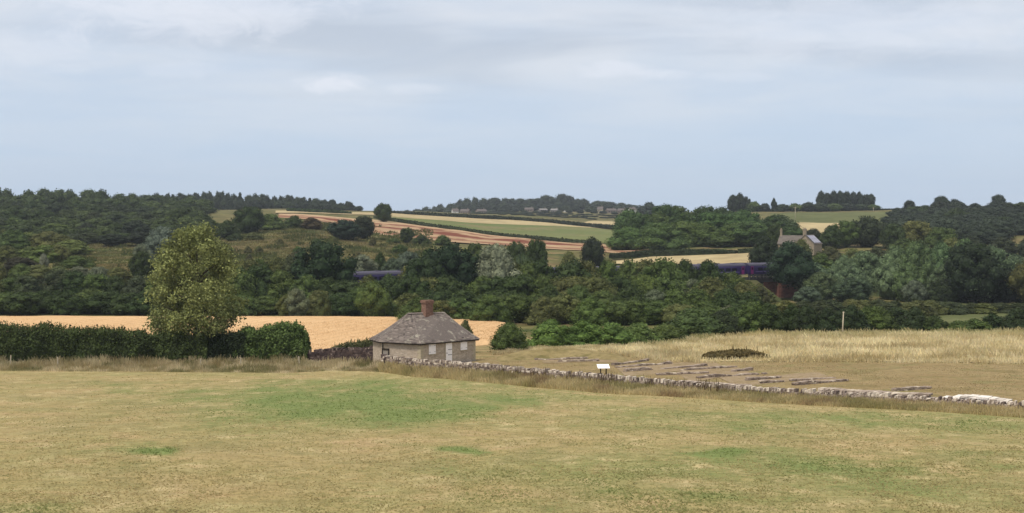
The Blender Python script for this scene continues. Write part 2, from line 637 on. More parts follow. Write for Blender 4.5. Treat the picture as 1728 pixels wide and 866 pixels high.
# ------------------------------------------------------------------ land
GREEN = [(620, 684, 320, 38, .95), (420, 678, 120, 12, .5), (560, 700, 150, 14, .55), (640, 708, 140, 10, .5), (800, 668, 160, 22, .45), (235, 771, 80, 9, 1.2), (800, 758, 60, 7, 1.3),
         (1170, 772, 60, 8, 1.5), (1260, 700, 110, 10, .5), (1500, 765, 240, 14, .45), (1690, 790, 150, 18, .5), (1280, 780, 200, 26, .35), (1050, 700, 300, 30, .22),
         (60, 860, 160, 20, .5), (1380, 715, 420, 34, .50), (1350, 800, 480, 70, .52), (900, 800, 500, 24, .3), (1000, 850, 420, 40, .28), (1450, 850, 350, 40, .3), (160, 655, 200, 7, .35), (700, 650, 120, 8, .2), (1550, 720, 200, 18, .15)]


def green_at(X, Y):
    Yc = np.maximum(Y, 20)
    px = 864 + FPX * X / Yc
    py = HZ + FPX * (7 + .07 * Yc) / Yc
    wx = (fbm(X / 7, Y / 16, 91) - .5) * 2
    wy = (fbm(X / 6, Y / 14, 92) - .5) * 2
    br = .45 + 1.1 * fbm(X / 2.6, Y / 6.5, 93)
    px = px + wx * 150
    py = py + wy * 22
    g = np.zeros_like(px)
    for (a, b, ra, rb, k) in GREEN:
        g = np.maximum(g, k * np.exp(-((px - a) / ra) ** 2 - ((py - b) / rb) ** 2))
    return g * br


def grid_obj(name, X, Y, Z, mats, kind='structure', vert_attr=None, smooth=True, mat_index=None):
    n, k = X.shape
    V = np.stack([X.ravel(), Y.ravel(), Z.ravel()], 1)
    i = np.arange(n * k).reshape(n, k)
    Q = np.stack([i[:-1, :-1], i[1:, :-1], i[1:, 1:], i[:-1, 1:]], -1).reshape(-1, 4)
    me = mesh_np(name, V, Q, smooth=smooth)
    for kk, v in (vert_attr or {}).items():
        a = me.attributes.new(kk, 'FLOAT', 'POINT')
        a.data.foreach_set('value', np.asarray(v, np.float32).ravel())
    o = obj(name, me, mats)
    if mat_index is not None:
        me.polygons.foreach_set('material_index', mat_index.astype(np.int32).ravel())
    if kind:
        o['kind'] = kind
    return o


def make_terrain():
    Ys = np.concatenate([np.arange(-80, 120, 4.0), np.arange(120, 420, 4.0), np.arange(420, 1000, 10.0), np.arange(1000, 2600, 40.0), [3200, 4500, 7000]])
    us = np.linspace(-1.1, 1.1, 261)
    U, Yg = np.meshgrid(us, Ys, indexing='ij')
    X = U * (np.maximum(Yg, 0) + 40)
    Z = gz(X, Yg)
    bump = (fbm(X / 22, Yg / 22, 3) - .5) * np.clip((Yg - 190) / 100, 0, 1) * 1.3
    Z = Z + bump * (Yg < 1000)
    mi = (Yg[:-1, :-1] < 116).astype(int)
    grid_obj('ground', X, Yg, Z - .05, [M['hill'], M['pasture']], vert_attr={'green': green_at(X, Yg)}, mat_index=mi)


make_terrain()


def drape(name, cols, mat, lift=.1, step=12, ny=30, attr_fn=None, bump=0.0):
    """sheet on the land between two curves: cols = [(px, Y near, Y far)]"""
    c = np.array(cols, float)
    px = np.arange(c[0, 0], c[-1, 0] + step * .5, step)
    y0, y1 = np.interp(px, c[:, 0], c[:, 1]), np.interp(px, c[:, 0], c[:, 2])
    f = np.linspace(0, 1, ny)
    Yg = y0[:, None] + (y1 - y0)[:, None] * f[None, :]
    P = np.repeat(px[:, None], ny, 1)
    X = (P - 864) / FPX * Yg
    far = (fbm(X / 22, Yg / 22, 3) - .5) * np.clip((Yg - 190) / 100, 0, 1) * 1.3
    Z = ground(P, Yg) + lift + np.maximum(far, -.1) * (Yg < 1000) * .9
    if bump:
        Z = Z + (fbm(X / 3, Yg / 3, 9) - .5) * bump
    if lift > .5:      # a standing crop has an edge
        for sl in ((0, slice(None)), (-1, slice(None)), (slice(None), 0), (slice(None), -1)):
            Z[sl] -= lift + .1
    va = {'green': attr_fn(X, Yg)} if attr_fn else {'across': np.repeat(f[None, :], len(px), 0)}
    return grid_obj(name, X, Yg, Z, mat, vert_attr=va)


# front edge of the rough grass (photo rows on the plane D = 7 + .07 Y)
EDGE = [(-700, 628), (0, 628), (250, 629), (480, 631), (560, 629), (650, 633), (700, 638), (800, 648), (1000, 665), (1300, 683), (1728, 708), (2430, 740)]
EPX = np.array([e[0] for e in EDGE], float)
EY = 7 / ((np.array([e[1] for e in EDGE], float) - HZ) / FPX - .07)


def edgeY(px):
    return np.interp(px, EPX, EY)


WALL = [(648, 601, 128.5), (700, 606, 124.3), (760, 610, 120.2), (820, 615, 116), (900, 622, 110.5), (1000, 631, 105), (1100, 640, 100), (1200, 648, 96), (1300, 655, 92), (1400, 660, 88.5), (1500, 665, 85.5), (1600, 671, 83), (1728, 679, 80), (1860, 685, 77)]
WPX = np.array([w[0] for w in WALL], float)
WYS = np.array([w[2] for w in WALL], float)


def wallY(px):
    return np.interp(px, WPX, WYS)


pp = [-1500, -700, 0, 250, 480, 560, 650, 700, 800, 900, 1000, 1150, 1300, 1500, 1728, 2000, 2430, 3200]
drape('pasture', [(p, 22, float(edgeY(p)) + .6) for p in pp], M['pasture'], .06, 10, 110, green_at, .05)
drape('rough_verge', [(p, float(edgeY(p)) + .3, (138 if p < 600 else float(wallY(p)) + .4)) for p in (-700, 0, 250, 480, 560, 640, 700, 800, 900, 1000, 1150, 1300, 1500, 1728, 2000, 2400)], M['verge'], .05, 10, 14, None, .1)
drape('villa_lawn', [(540, 137, 152), (600, 133, 152), (700, 125.5, 160), (800, 117.5, 172), (900, 111, 176)] + [(p, float(wallY(p)) + .5, 179) for p in (1000, 1150, 1300, 1500, 1728, 2000, 2400)], M['lawn'], .08, 10, 40, None, .08)
drape('straw_meadow', [(838, 144, 151), (880, 143, 153), (960, 142.5, 156), (1040, 140, 160), (1100, 133, 163), (1180, 128, 177), (1300, 127.5, 180), (1500, 126, 180), (1728, 123, 180), (2400, 118, 180)], M['straw'], .14, 10, 30, None, .12)
drape('wheat_field', [(-700, 146, 222), (0, 146, 222), (250, 146, 221), (520, 150, 221), (640, 152, 220), (760, 158, 214), (830, 162, 208), (858, 176, 200)], M['wheat'], .75, 8, 40, None, .12)
F = lambda px, top, bot, y0, y1: (px, yhit(px, bot, y0, y1), yhit(px, top, y0, y1))
drape('red_stubble_field', [F(470, 361, 369, 330, 900), F(540, 364, 375, 330, 900), F(625, 372, 396, 330, 900), F(700, 379, 403, 330, 900), F(760, 386, 409, 330, 900), F(860, 398, 416, 330, 900), F(930, 405, 421, 330, 900), F(1000, 411, 426, 330, 800), F(1060, 418, 430, 330, 800), F(1110, 421, 428, 330, 800)], M['red'], .25, 8, 50)
drape('green_crop_field', [F(640, 364, 366, 450, 1000), F(700, 370, 378, 450, 1000), F(800, 377, 389, 450, 1000), F(900, 381, 401, 450, 1000), F(1000, 385, 410, 450, 1000), F(1070, 389, 416, 450, 1000)], M['green'], .25, 8, 40)
drape('pale_stubble_field', [F(465, 356, 360, 500, 1200), F(560, 357.5, 361.5, 500, 1200), F(640, 360, 365, 500, 1200), F(700, 362, 370, 500, 1200), F(800, 368, 377, 500, 1200), F(900, 373, 381, 500, 1200), F(1000, 379, 385, 500, 1200), F(1070, 384, 389, 500, 1200)], M['palestub'], .3, 8, 24)
drape('pale_barley_field', [F(985, 375, 377, 700, 1400), F(1020, 374, 383, 700, 1400), F(1075, 374, 387, 700, 1400)], M['palestub'], .9, 8, 16)
drape('straw_field', [F(1040, 441, 446, 335, 430), F(1100, 434, 446, 335, 430), F(1200, 430, 448, 335, 430), F(1300, 429, 448, 335, 430)], M['palestub'], .3, 8, 20)
drape('hill_pasture', [F(1300, 361, 378, 560, 990), F(1400, 360, 380, 560, 990), F(1530, 358, 382, 560, 990)], M['olive'], .4, 8, 24)
drape('hill_barley_field', [F(1325, 377, 396, 430, 800), F(1420, 377, 394, 430, 800)], M['palestub'], .7, 8, 20)
drape('river_meadow', [(1330, 212, 292), (1500, 205, 300), (1728, 200, 302), (2000, 200, 302)], M['olive'], .15, 12, 24)

# ------------------------------------------------------------------ foliage
ICO = None


def ico():
    global ICO
    if ICO is None:
        import bmesh
        b = bmesh.new()
        bmesh.ops.create_icosphere(b, subdivisions=2, radius=1)
        b.verts.ensure_lookup_table()
        ICO = (np.array([v.co[:] for v in b.verts]), np.array([[v.index for v in f.verts] for f in b.faces]))
        b.free()
    return ICO


def cards(P, N, size, r, mixn=.75, aspect=1.0):
    """leaf-clump quads at points P facing roughly N"""
    n = len(P)
    d = N + r.normal(0, mixn, (n, 3))
    d /= np.linalg.norm(d, axis=1, keepdims=True) + 1e-9
    a = np.cross(d, r.normal(0, 1, (n, 3)))
    a /= np.linalg.norm(a, axis=1, keepdims=True) + 1e-9
    b = np.cross(d, a)
    s = size * r.uniform(.55, 1.35, (n, 1))
    ea, eb = a * s * .5, b * s * .5 * aspect
    k = r.uniform(.55, 1.1, (n, 4, 1))
    V = np.stack([P - ea * k[:, 0], P - eb * k[:, 1], P + ea * k[:, 2], P + eb * k[:, 3]], 1).reshape(-1, 3)
    Q = np.arange(n * 4).reshape(n, 4)
    return V, Q


def crown_mesh(name, seed, shape='round', lobes=34, lr=.2, ncard=8000, card=.045, base=.18, up=.25, core=.86, spread=1.0, gap=0.0):
    """crown filling a unit box (width 1, heights base..1): lobes of leaf cards over ragged cores"""
    r = np.random.default_rng(seed)
    prof = {
        'round': lambda t: .5 * np.sqrt(np.clip(1 - (2 * t - 1) ** 2, 0, 1)) ** .8,
        'oval': lambda t: .5 * np.clip(np.sin(np.pi * np.clip(t * .88 + .10, 0, 1)), 0, 1) ** .6,
        'dome': lambda t: .5 * np.sqrt(np.clip(1 - (t * .98) ** 2, 0, 1)),
        'bush': lambda t: .5 * np.clip(1 - t ** 2.4, 0, 1) ** .5,
        'pine': lambda t: .5 * np.clip(np.interp(t, [0, .35, .7, 1], [.35, .8, 1, .35]), 0, 1),
        'cone': lambda t: .5 * np.clip(1.05 - t, .05, 1),
    }[shape]
    H = 1 - base
    C, Rr = [], []
    for k in range(lobes):
        t = (k + .5) / lobes
        t = np.clip(t + r.uniform(-.06, .06), .02, .98)
        ph = k * 2.399963 + r.uniform(-.5, .5)
        rad = lr * r.uniform(.65, 1.35) * (.75 + .5 * (1 - t))
        R0 = max(prof(t) * spread * r.uniform(.72, 1.06) - rad * .75, 0)
        if k % 4 == 0:
            R0 *= .45
        z = base + rad * .45 + t * (H - rad * 1.4)
        C.append((R0 * math.cos(ph), R0 * math.sin(ph), z))
        Rr.append(rad)
    C, Rr = np.array(C), np.array(Rr)
    VV, TT, QQ, tq, tt = [], [], [], [], []
    nv = 0
    w = Rr ** 2 / np.sum(Rr ** 2)
    iv, it = ico()
    for k in range(lobes):
        n = int(ncard * w[k])
        d = r.normal(0, 1, (n, 3))
        d[:, 2] += up
        d /= np.linalg.norm(d, axis=1, keepdims=True)
        rr = Rr[k] * np.clip(r.normal(.98, .13, (n, 1)), .6, 1.35)
        sq = np.array([1, 1, 1.0])
        P = C[k] + d * rr * sq
        inside = np.zeros(n, bool)
        for j in range(lobes):
            if j != k:
                inside |= np.linalg.norm((P - C[j]) / sq, axis=1) < Rr[j] * .84
        if gap:
            inside |= fbm(P[:, 0] * 9 + P[:, 1] * 5, P[:, 2] * 9, seed) < gap
        P, d = P[~inside], d[~inside]
        V, Q = cards(P, d, card, r, 1.1)
        VV.append(V)
        QQ.append(Q + nv)
        nv += len(V)
        lobe_t = r.uniform(-.26, .26)
        tq.append(np.clip(.5 + lobe_t + r.normal(0, .16, len(Q)), 0, 1))
    nq = nv
    for k in range(lobes):
        if core <= 0: break
        V = iv * r.uniform(.8, 1.0, (len(iv), 1)) * Rr[k] * core + C[k]
        VV.append(V)
        TT.append(it + nv)
        nv += len(V)
        tt.append(np.clip(.42 + r.normal(0, .12, len(it)), 0, 1))
    attrs = {'tint': np.concatenate(tq + tt)}
    VV = np.concatenate(VV)
    rad_ = np.quantile(np.abs(VV[:, :2]), .985)
    top_ = np.quantile(VV[:, 2], .995)
    VV = VV * np.array([.5 / rad_, .5 / rad_, 1 / top_])
    return mesh_np(name, VV, np.concatenate(QQ), np.concatenate(TT) if TT else None, attrs)


def trunk_mesh(name, seed, h=.55, r0=.035, limbs=5, spread=.3):
    r = np.random.default_rng(seed)
    m = MB()
    p = [(0, 0, -.04), (r.uniform(-.01, .01), r.uniform(-.01, .01), h * .35), (r.uniform(-.02, .02), r.uniform(-.02, .02), h * .7), (r.uniform(-.03, .03), r.uniform(-.03, .03), h * 1.3)]
    m.tube(p, [r0 * 1.25, r0 * .9, r0 * .65, r0 * .2], 8, .5)
    for k in range(limbs):
        a = k * 2.4 + r.uniform(-.4, .4)
        z = h * r.uniform(.38, .85)
        L = spread * r.uniform(.7, 1.2)
        s = (0, 0, z)
        m.tube([s, (L * .5 * math.cos(a), L * .5 * math.sin(a), z + .10), (L * math.cos(a), L * math.sin(a), z + .26)], [r0 * .5, r0 * .32, r0 * .1], 6, r.uniform(.2, .8))
    V = np.concatenate(m.v)
    me = bpy.data.meshes.new(name)
    me.from_pydata(V.tolist(), [], m.f)
    a = me.attributes.new('tint', 'FLOAT', 'FACE')
    a.data.foreach_set('value', np.array(m.t, np.float32))
    me.polygons.foreach_set('use_smooth', np.ones(len(m.f), bool))
    me.materials.append(M['bark'])
    return me


PROTO = {}


def proto(kind, crowns, trunks):
    for c in crowns:
        c.materials.append(M['leaf'])
    PROTO[kind] = (crowns, trunks)


proto('round', [crown_mesh('crown', 11 + k, 'round', 44, .17, 9500, .040, .10) for k in range(4)], [trunk_mesh('trunk', 1 + k) for k in range(2)])
proto('tall', [crown_mesh('crown', 31 + k, 'oval', 46, .17, 10500, .040, .07) for k in range(4)], [trunk_mesh('trunk', 5 + k) for k in range(2)])
proto('dome', [crown_mesh('crown', 51 + k, 'dome', 44, .17, 9500, .040, .04) for k in range(3)], [trunk_mesh('trunk', 8 + k) for k in range(2)])
proto('bush', [crown_mesh('crown', 71 + k, 'bush', 36, .19, 7500, .046, -.05) for k in range(4)], [trunk_mesh('trunk', 12, .35, .03)])
proto('willow', [crown_mesh('crown', 91 + k, 'oval', 60, .135, 12000, .034, .02, up=.6) for k in range(3)], [trunk_mesh('trunk', 15)])
proto('pine', [crown_mesh('crown', 111 + k, 'pine', 26, .2, 4200, .055, .30, spread=.95) for k in range(2)], [trunk_mesh('trunk', 17, .7, .022, 6, .22)])
proto('far', [crown_mesh('crown', 131 + k, 'round', 22, .24, 2600, .075, .06) for k in range(3)], [trunk_mesh('trunk', 18)])
proto('farcone', [crown_mesh('crown', 141 + k, 'cone', 30, .095, 2200, .06, .02, spread=1.1) for k in range(2)], [trunk_mesh('trunk', 19)])


def arrays(me):
    V = np.zeros(len(me.vertices) * 3)
    me.vertices.foreach_get('co', V)
    t_ = np.zeros(len(me.polygons))
    me.attributes['tint'].data.foreach_get('value', t_)
    q = [p.vertices[:] for p in me.polygons if len(p.vertices) == 4]
    t3 = [p.vertices[:] for p in me.polygons if len(p.vertices) == 3]
    return V.reshape(-1, 3), np.array(q), np.array(t3), t_


LOW = {k: [arrays(c) for c in PROTO[k][0]] for k in ('far', 'farcone')}

TR = random.Random(5)
ZONE = {}           # zone -> list of (px, object, description) for the ordinals


def plant(kind, px, py_top, Y, wpx, col, desc, zone=None, label=None, name='tree', cat='tree', group=None, parts=True, py_base=None, vary=.10, sink=.15):
    """a tree at photo column px and distance Y whose top reaches photo row py_top; wpx is its crown width in photo pixels"""
    crowns, trunks = PROTO[kind]
    x = xof(px, Y)
    zb = float(ground(px, Y)) - sink if py_base is None else zof(py_base, Y)
    h = max(zof(py_top, Y) - zb, 1.2)
    w = wpx / FPX * Y
    k = 1 + TR.uniform(-vary, vary)
    c = (col[0] * k * (1 + TR.uniform(-.06, .06)), col[1] * k, col[2] * k * (1 + TR.uniform(-.08, .08)), 1)
    rz = TR.uniform(0, 6.28)
    if parts:
        root = thing(name, label or desc, cat, (x, Y, zb), rz, group)
        root.scale = (w, w * TR.uniform(.9, 1.1), h)
        t = bpy.data.objects.new('trunk', TR.choice(trunks))
        t.parent = root
        COL.objects.link(t)
        cr = bpy.data.objects.new('crown', TR.choice(crowns))
        cr.parent = root
        COL.objects.link(cr)
        cr.color = c
    else:
        root = bpy.data.objects.new(name, TR.choice(crowns))
        COL.objects.link(root)
        root.location = (x, Y, zb)
        root.rotation_euler = (0, 0, rz)
        root.scale = (w, w, h)
        root.color = c
        tag(root, label or desc, cat, group)
    if zone:
        ZONE.setdefault(zone, []).append((px, root, desc))
    return root


ORD = 'first second third fourth fifth sixth seventh eighth ninth tenth eleventh twelfth thirteenth fourteenth fifteenth sixteenth seventeenth eighteenth nineteenth twentieth'.split()
TENS = {2: 'twenty', 3: 'thirty', 4: 'forty', 5: 'fifty', 6: 'sixty'}


def ordinal(n):
    if n <= 20:
        return ORD[n - 1]
    if n % 10 == 0:
        return TENS[n // 10][:-1] + 'ieth'
    return TENS[n // 10] + '-' + ORD[n % 10 - 1]


# leaf colours
DK = (.046, .072, .020)       # dark oak / ash
MD = (.080, .118, .030)       # mid green
LT = (.120, .158, .042)       # fresh green
OL = (.122, .134, .042)       # olive
YO = (.125, .120, .038)       # yellowish
SV = (.200, .225, .150)       # silvery willow
GR = (.125, .172, .080)       # grey green willow
BR = (.075, .058, .026)       # brownish
BL = (.034, .050, .026)       # conifer / far wood
BRIGHT = (.120, .200, .042)


def prof(pts, px):
    return float(np.interp(px, [p[0] for p in pts], [p[1] for p in pts]))


def row(zone, kind, x0, x1, step, tops, Y0, Y1, wpx, cols, descs, jy=6, **kw):
    """a loose row of trees; tops = photo profile of the tops; descs = {colour name: words}"""
    px = x0
    while px < x1:
        p = px + TR.uniform(-step * .25, step * .25)
        f = (px - x0) / max(x1 - x0, 1)
        Y = Y0 + (Y1 - Y0) * f + TR.uniform(-4, 4)
        i = TR.randrange(len(cols))
        if len(cols) == 3 and TR.random() < .13 and 'willow' not in zone and 'hedge' not in zone:
            plant(TR.choice(['willow', 'tall', 'round']), p, prof(tops, p) + TR.uniform(-jy * .5, jy), Y, wpx * TR.uniform(.6, .9), TR.choice([(.140, .165, .062), (.150, .175, .100), (.135, .150, .045)]), 'paler green ' + descs[0].split()[-1], zone, **kw)
            px += step * TR.uniform(.7, 1.0)
            continue
        kk = TR.choice(kind) if isinstance(kind, (list, tuple)) else kind
        plant(kk, p, prof(tops, p) + TR.uniform(-jy * .3, jy), Y, wpx * TR.uniform(.8, 1.25), cols[i], descs[i], zone, **kw)
        px += step * TR.uniform(.8, 1.2)



# ------------------------------------------------------------------ far woods and skyline
WOODL = 'tree in the dense wood covering the left hilltop'
GW = 'trees of the left hilltop wood'


MASS = {}


def mass_add(name, kinds, p, top, Y, wpx, col):
    MASS.setdefault(name, []).append((TR.choice(kinds), p, top, Y, wpx, col, TR.uniform(0, 6.28)))


def wood(rows, colours, label, group, kinds, parts, x0, x1, jy=5, zone=None, mass=None):
    for (Y, tops, wm, gap) in rows:
        wpx = wm / Y * FPX
        px = x0 if not isinstance(tops, tuple) else tops[0]
        xe = x1 if not isinstance(tops, tuple) else tops[1]
        tp = tops if not isinstance(tops, tuple) else tops[2]
        while px < xe:
            p = px + TR.uniform(-.2, .2) * wpx
            if mass:
                mass_add(mass, kinds, p, prof(tp, p) + TR.uniform(-1, jy), Y + TR.uniform(-18, 18), wpx * TR.uniform(.85, 1.3), TR.choice(colours))
            else:
              plant(TR.choice(kinds), p, prof(tp, p) + TR.uniform(-1, jy), Y + TR.uniform(-18, 18), wpx * TR.uniform(.85, 1.3), TR.choice(colours), label, zone, label, group=group, parts=parts)
            px += wpx * gap


wood([(765, [(-40, 317), (0, 316), (30, 315), (45, 321), (75, 317), (110, 319), (150, 320), (220, 322), (300, 327), (340, 331)], 13, .72),
      (690, [(-40, 326), (0, 326), (100, 327), (200, 331), (300, 340), (360, 350)], 13, .8)],
     [DK, MD, DK, (.034, .05, .022)], '', '', ['far'], False, -60, 350, 5, None, 'hilltop_wood')
wood([(610, [(-40, 338), (50, 340), (150, 342), (250, 344), (330, 356), (360, 362)], 13, .85),
      (535, [(-40, 352), (60, 352), (150, 356), (250, 360), (330, 370)], 13, .85)],
     [DK, MD, DK, (.034, .05, .022), (.045, .060, .026), (.05, .07, .03)], 'dark green ' + WOODL, GW, ['round', 'dome', 'tall'], True, -60, 350)
wood([(480, (-60, 60, [(-60, 366), (60, 364)]), 13, .85),
      (470, (60, 330, [(60, 372), (150, 374), (250, 372), (330, 382)]), 12, .8),
      (432, (85, 300, [(85, 398), (130, 392), (200, 390), (250, 388), (300, 400)]), 9, .75)],
     [DK, MD, (.030, .042, .022), (.05, .066, .03)], 'dark green ' + WOODL, GW, ['round', 'dome', 'bush'], True, -60, 340)
wood([(1020, [(255, 326), (300, 326), (340, 325), (355, 322), (400, 326), (450, 327), (500, 331), (520, 332), (545, 335), (560, 337), (575, 341), (585, 339), (596, 344)], 9.5, .55),
      (985, [(260, 336), (400, 336), (500, 339), (590, 346)], 9, .7)],
     [BL, (.030, .042, .028), DK], 'dark tree of the far wood on the skyline beyond the upper stubble', 'trees of the far skyline wood', ['far', 'far', 'far', 'far', 'far', 'far', 'far', 'farcone'], False, 258, 592, 3, None, 'far_skyline_wood')
wood([(1560, [(690, 353), (720, 348), (760, 343), (775, 336), (790, 331), (850, 334), (900, 333), (930, 329), (948, 327), (970, 334), (1000, 335), (1040, 341), (1070, 345), (1110, 347)], 17, .6),
      (1470, [(690, 354), (740, 350), (800, 342), (850, 343), (900, 342), (950, 340), (1000, 344), (1060, 350), (1110, 351)], 15, .75),
      (1375, [(740, 358), (800, 354), (870, 349), (950, 347), (1000, 349), (1060, 353), (1110, 353)], 13, .9),
      (1290, [(740, 361), (870, 355), (950, 354), (1000, 354), (1060, 357), (1110, 357)], 8, 1.5),
      (1220, (770, 1060, [(770, 360), (870, 360), (1000, 362), (1060, 362)]), 11, .85),
      (1140, (800, 1060, [(800, 364), (870, 364), (1000, 368), (1060, 369)]), 10, .85),
      (1070, (850, 1000, [(850, 367), (1000, 372)]), 9, .85)],
     [BL, (.030, .042, .028), DK, (.04, .052, .03)], 'dark tree of the distant wood round the pale village houses', 'trees of the village wood', ['far'], False, 690, 1110, 3, None, 'village_wood')
wood([(735, [(1505, 352), (1535, 346), (1560, 346), (1585, 340), (1620, 338), (1640, 343), (1660, 342), (1700, 339), (1728, 340), (1800, 342)], 13, .7),
      (660, [(1520, 362), (1560, 358), (1600, 350), (1700, 350), (1800, 350)], 13, .8),
      (590, [(1525, 376), (1600, 366), (1700, 364), (1800, 364)], 13, .8),
      (525, [(1560, 384), (1640, 382), (1700, 384), (1800, 382)], 12, .85)],
     [BL, (.032, .048, .030), DK, (.040, .055, .032)], 'dark green tree in the wood covering the right hillside', 'trees of the right hillside wood', ['tall', 'round', 'tall'], True, 1515, 1790, 4)
wood([(545, [(1085, 352), (1110, 347), (1140, 345), (1180, 346), (1230, 349), (1262, 354), (1290, 362)], 17, .6),
      (495, [(1066, 364), (1110, 356), (1160, 356), (1220, 357), (1270, 362), (1318, 366)], 17, .62),
      (458, [(1060, 384), (1080, 378), (1110, 374), (1160, 372), (1220, 374), (1260, 376), (1300, 370), (1330, 382)], 15, .6)],
     [(.050, .088, .024), MD, (.062, .110, .030), (.078, .130, .036), (.046, .076, .022)], 'rounded green tree in the copse above the straw field', 'trees of the copse above the straw field', ['round', 'dome', 'round'], True, 1072, 1322, 3)

# understory that closes the wooded slopes, and the farthest woods, each as one mass
for (nm, n, pr, yr, hr, cols_) in (('hillside_undergrowth', 150, (-60, 345), (425, 720), (3, 7), [DK, MD, (.05, .064, .024)]),
                                   ('wood_undergrowth', 130, (1515, 1790), (455, 720), (3, 7), [BL, (.034, .05, .03)]),
                                   ('copse_undergrowth', 50, (1070, 1322), (452, 545), (2.5, 5), [DK, MD])):
    for _ in range(n):
        p, Y = TR.uniform(*pr), TR.uniform(*yr)
        if nm == 'hillside_undergrowth' and 140 < p < 250 and Y < 440:
            continue
        h = TR.uniform(*hr)
        mass_add(nm, ['far'], p, HZ + (ZC - (float(ground(p, Y)) + h)) / Y * FPX, Y, TR.uniform(9, 15) / Y * FPX, TR.choice(cols_))
for nm, L_ in MASS.items():
    VV, QQ, TT, ca, nv = [], [], [], [], 0
    qa, tt_a = [], []
    for (kd, p, top, Y, wpx, col, rz) in L_:
        src = TR.choice(LOW[kd])
        zb = float(ground(p, Y)) - .2
        h, w = max(zof(top, Y) - zb, 1.5), wpx / FPX * Y
        V = src[0] * np.array([w, w, h])
        c, s_ = math.cos(rz), math.sin(rz)
        V = np.stack([V[:, 0] * c - V[:, 1] * s_ + xof(p, Y), V[:, 0] * s_ + V[:, 1] * c + Y, V[:, 2] + zb], 1)
        VV.append(V)
        QQ.append(src[1] + nv)
        TT.append(src[2] + nv)
        nv += len(V)
        k = TR.uniform(-.24, .24)
        qa.append(np.clip(src[3][:len(src[1])] + k, 0, 1))
        tt_a.append(np.clip(src[3][len(src[1]):] + k, 0, 1))
    me_ = mesh_np(nm, np.concatenate(VV), np.concatenate(QQ), np.concatenate(TT), {'tint': np.concatenate(qa + tt_a)})
    o_ = obj(nm, me_, M['leaf'])
    cm = np.mean([e[5] for e in L_], 0)
    o_.color = (*cm, 1)
    o_['kind'] = 'stuff'

# single trees on the skyline
plant('round', 648, 343, 620, 31, DK, '', None, 'lone round dark tree standing on the crest beside the pale stubble strip')
plant('far', 606, 347.5, 960, 17, BL, '', None, 'small round bush alone on the skyline between wood end and lone tree', parts=False, name='bush', cat='bush')
plant('far', 588, 340, 985, 17, BL, '', None, 'dark conifer shaped tree ending the far skyline wood', parts=False)
for i, (p, t, w) in enumerate(((1237, 329, 19), (1248, 326, 20), (1259, 332, 18))):
    plant('round', p, t, 890, w, BL, '', None, ['westmost tree of the three tree skyline clump above the copse', 'middle and tallest tree of the three tree skyline clump above the copse', 'eastmost and lowest tree of the three tree skyline clump above the copse'][i], group='skyline clump above the copse')
plant('tall', 1306, 334, 880, 11, BL, '', None, 'small lone tree poking above the skyline bushes beyond the hill pasture')
for i, (p, t, w) in enumerate(((1386, 322, 14), (1396, 324, 13), (1407, 322, 14), (1418, 321, 15), (1429, 323, 14), (1440, 322, 14), (1450, 324, 13), (1462, 327, 13), (1470, 327, 13))):
    plant(['tall', 'round', 'pine'][i % 3], p, t + [0, 1.5, -.5, 1][i % 4], 905, w * 1.3, BL, 'tall dark pine tree', 'pines')
for i, (p, t, w) in enumerate(((1272, 340, 26), (1290, 343, 24), (1320, 344, 26), (1342, 343, 28), (1364, 341, 30), (1385, 342, 30), (1408, 343, 30), (1430, 343, 28), (1452, 344, 28), (1474, 345, 24))):
    plant('far', p, t, 880, w, [MD, BL, (.05, .07, .035)][i % 3], 'bushy tree', 'skyline_bushes', parts=False)
plant('dome', 1535, 338, 760, 26, BL, '', None, 'dark domed tree on the skyline where the right hillside wood begins')
plant('dome', 1588, 331, 760, 36, BL, '', None, 'broad dark tree rising highest over the right hillside wood')
plant('dome', 1685, 328.5, 760, 36, BL, '', None, 'round tree standing tall over the right hillside wood by the frame edge')
plant('round', 1610, 336, 750, 28, BL, '', None, 'flat topped tree beside the broad tree on the right skyline')
plant('far', 1094, 341, 1150, 32, BL, '', None, 'dark tree standing between the village wood and the copse', parts=False)

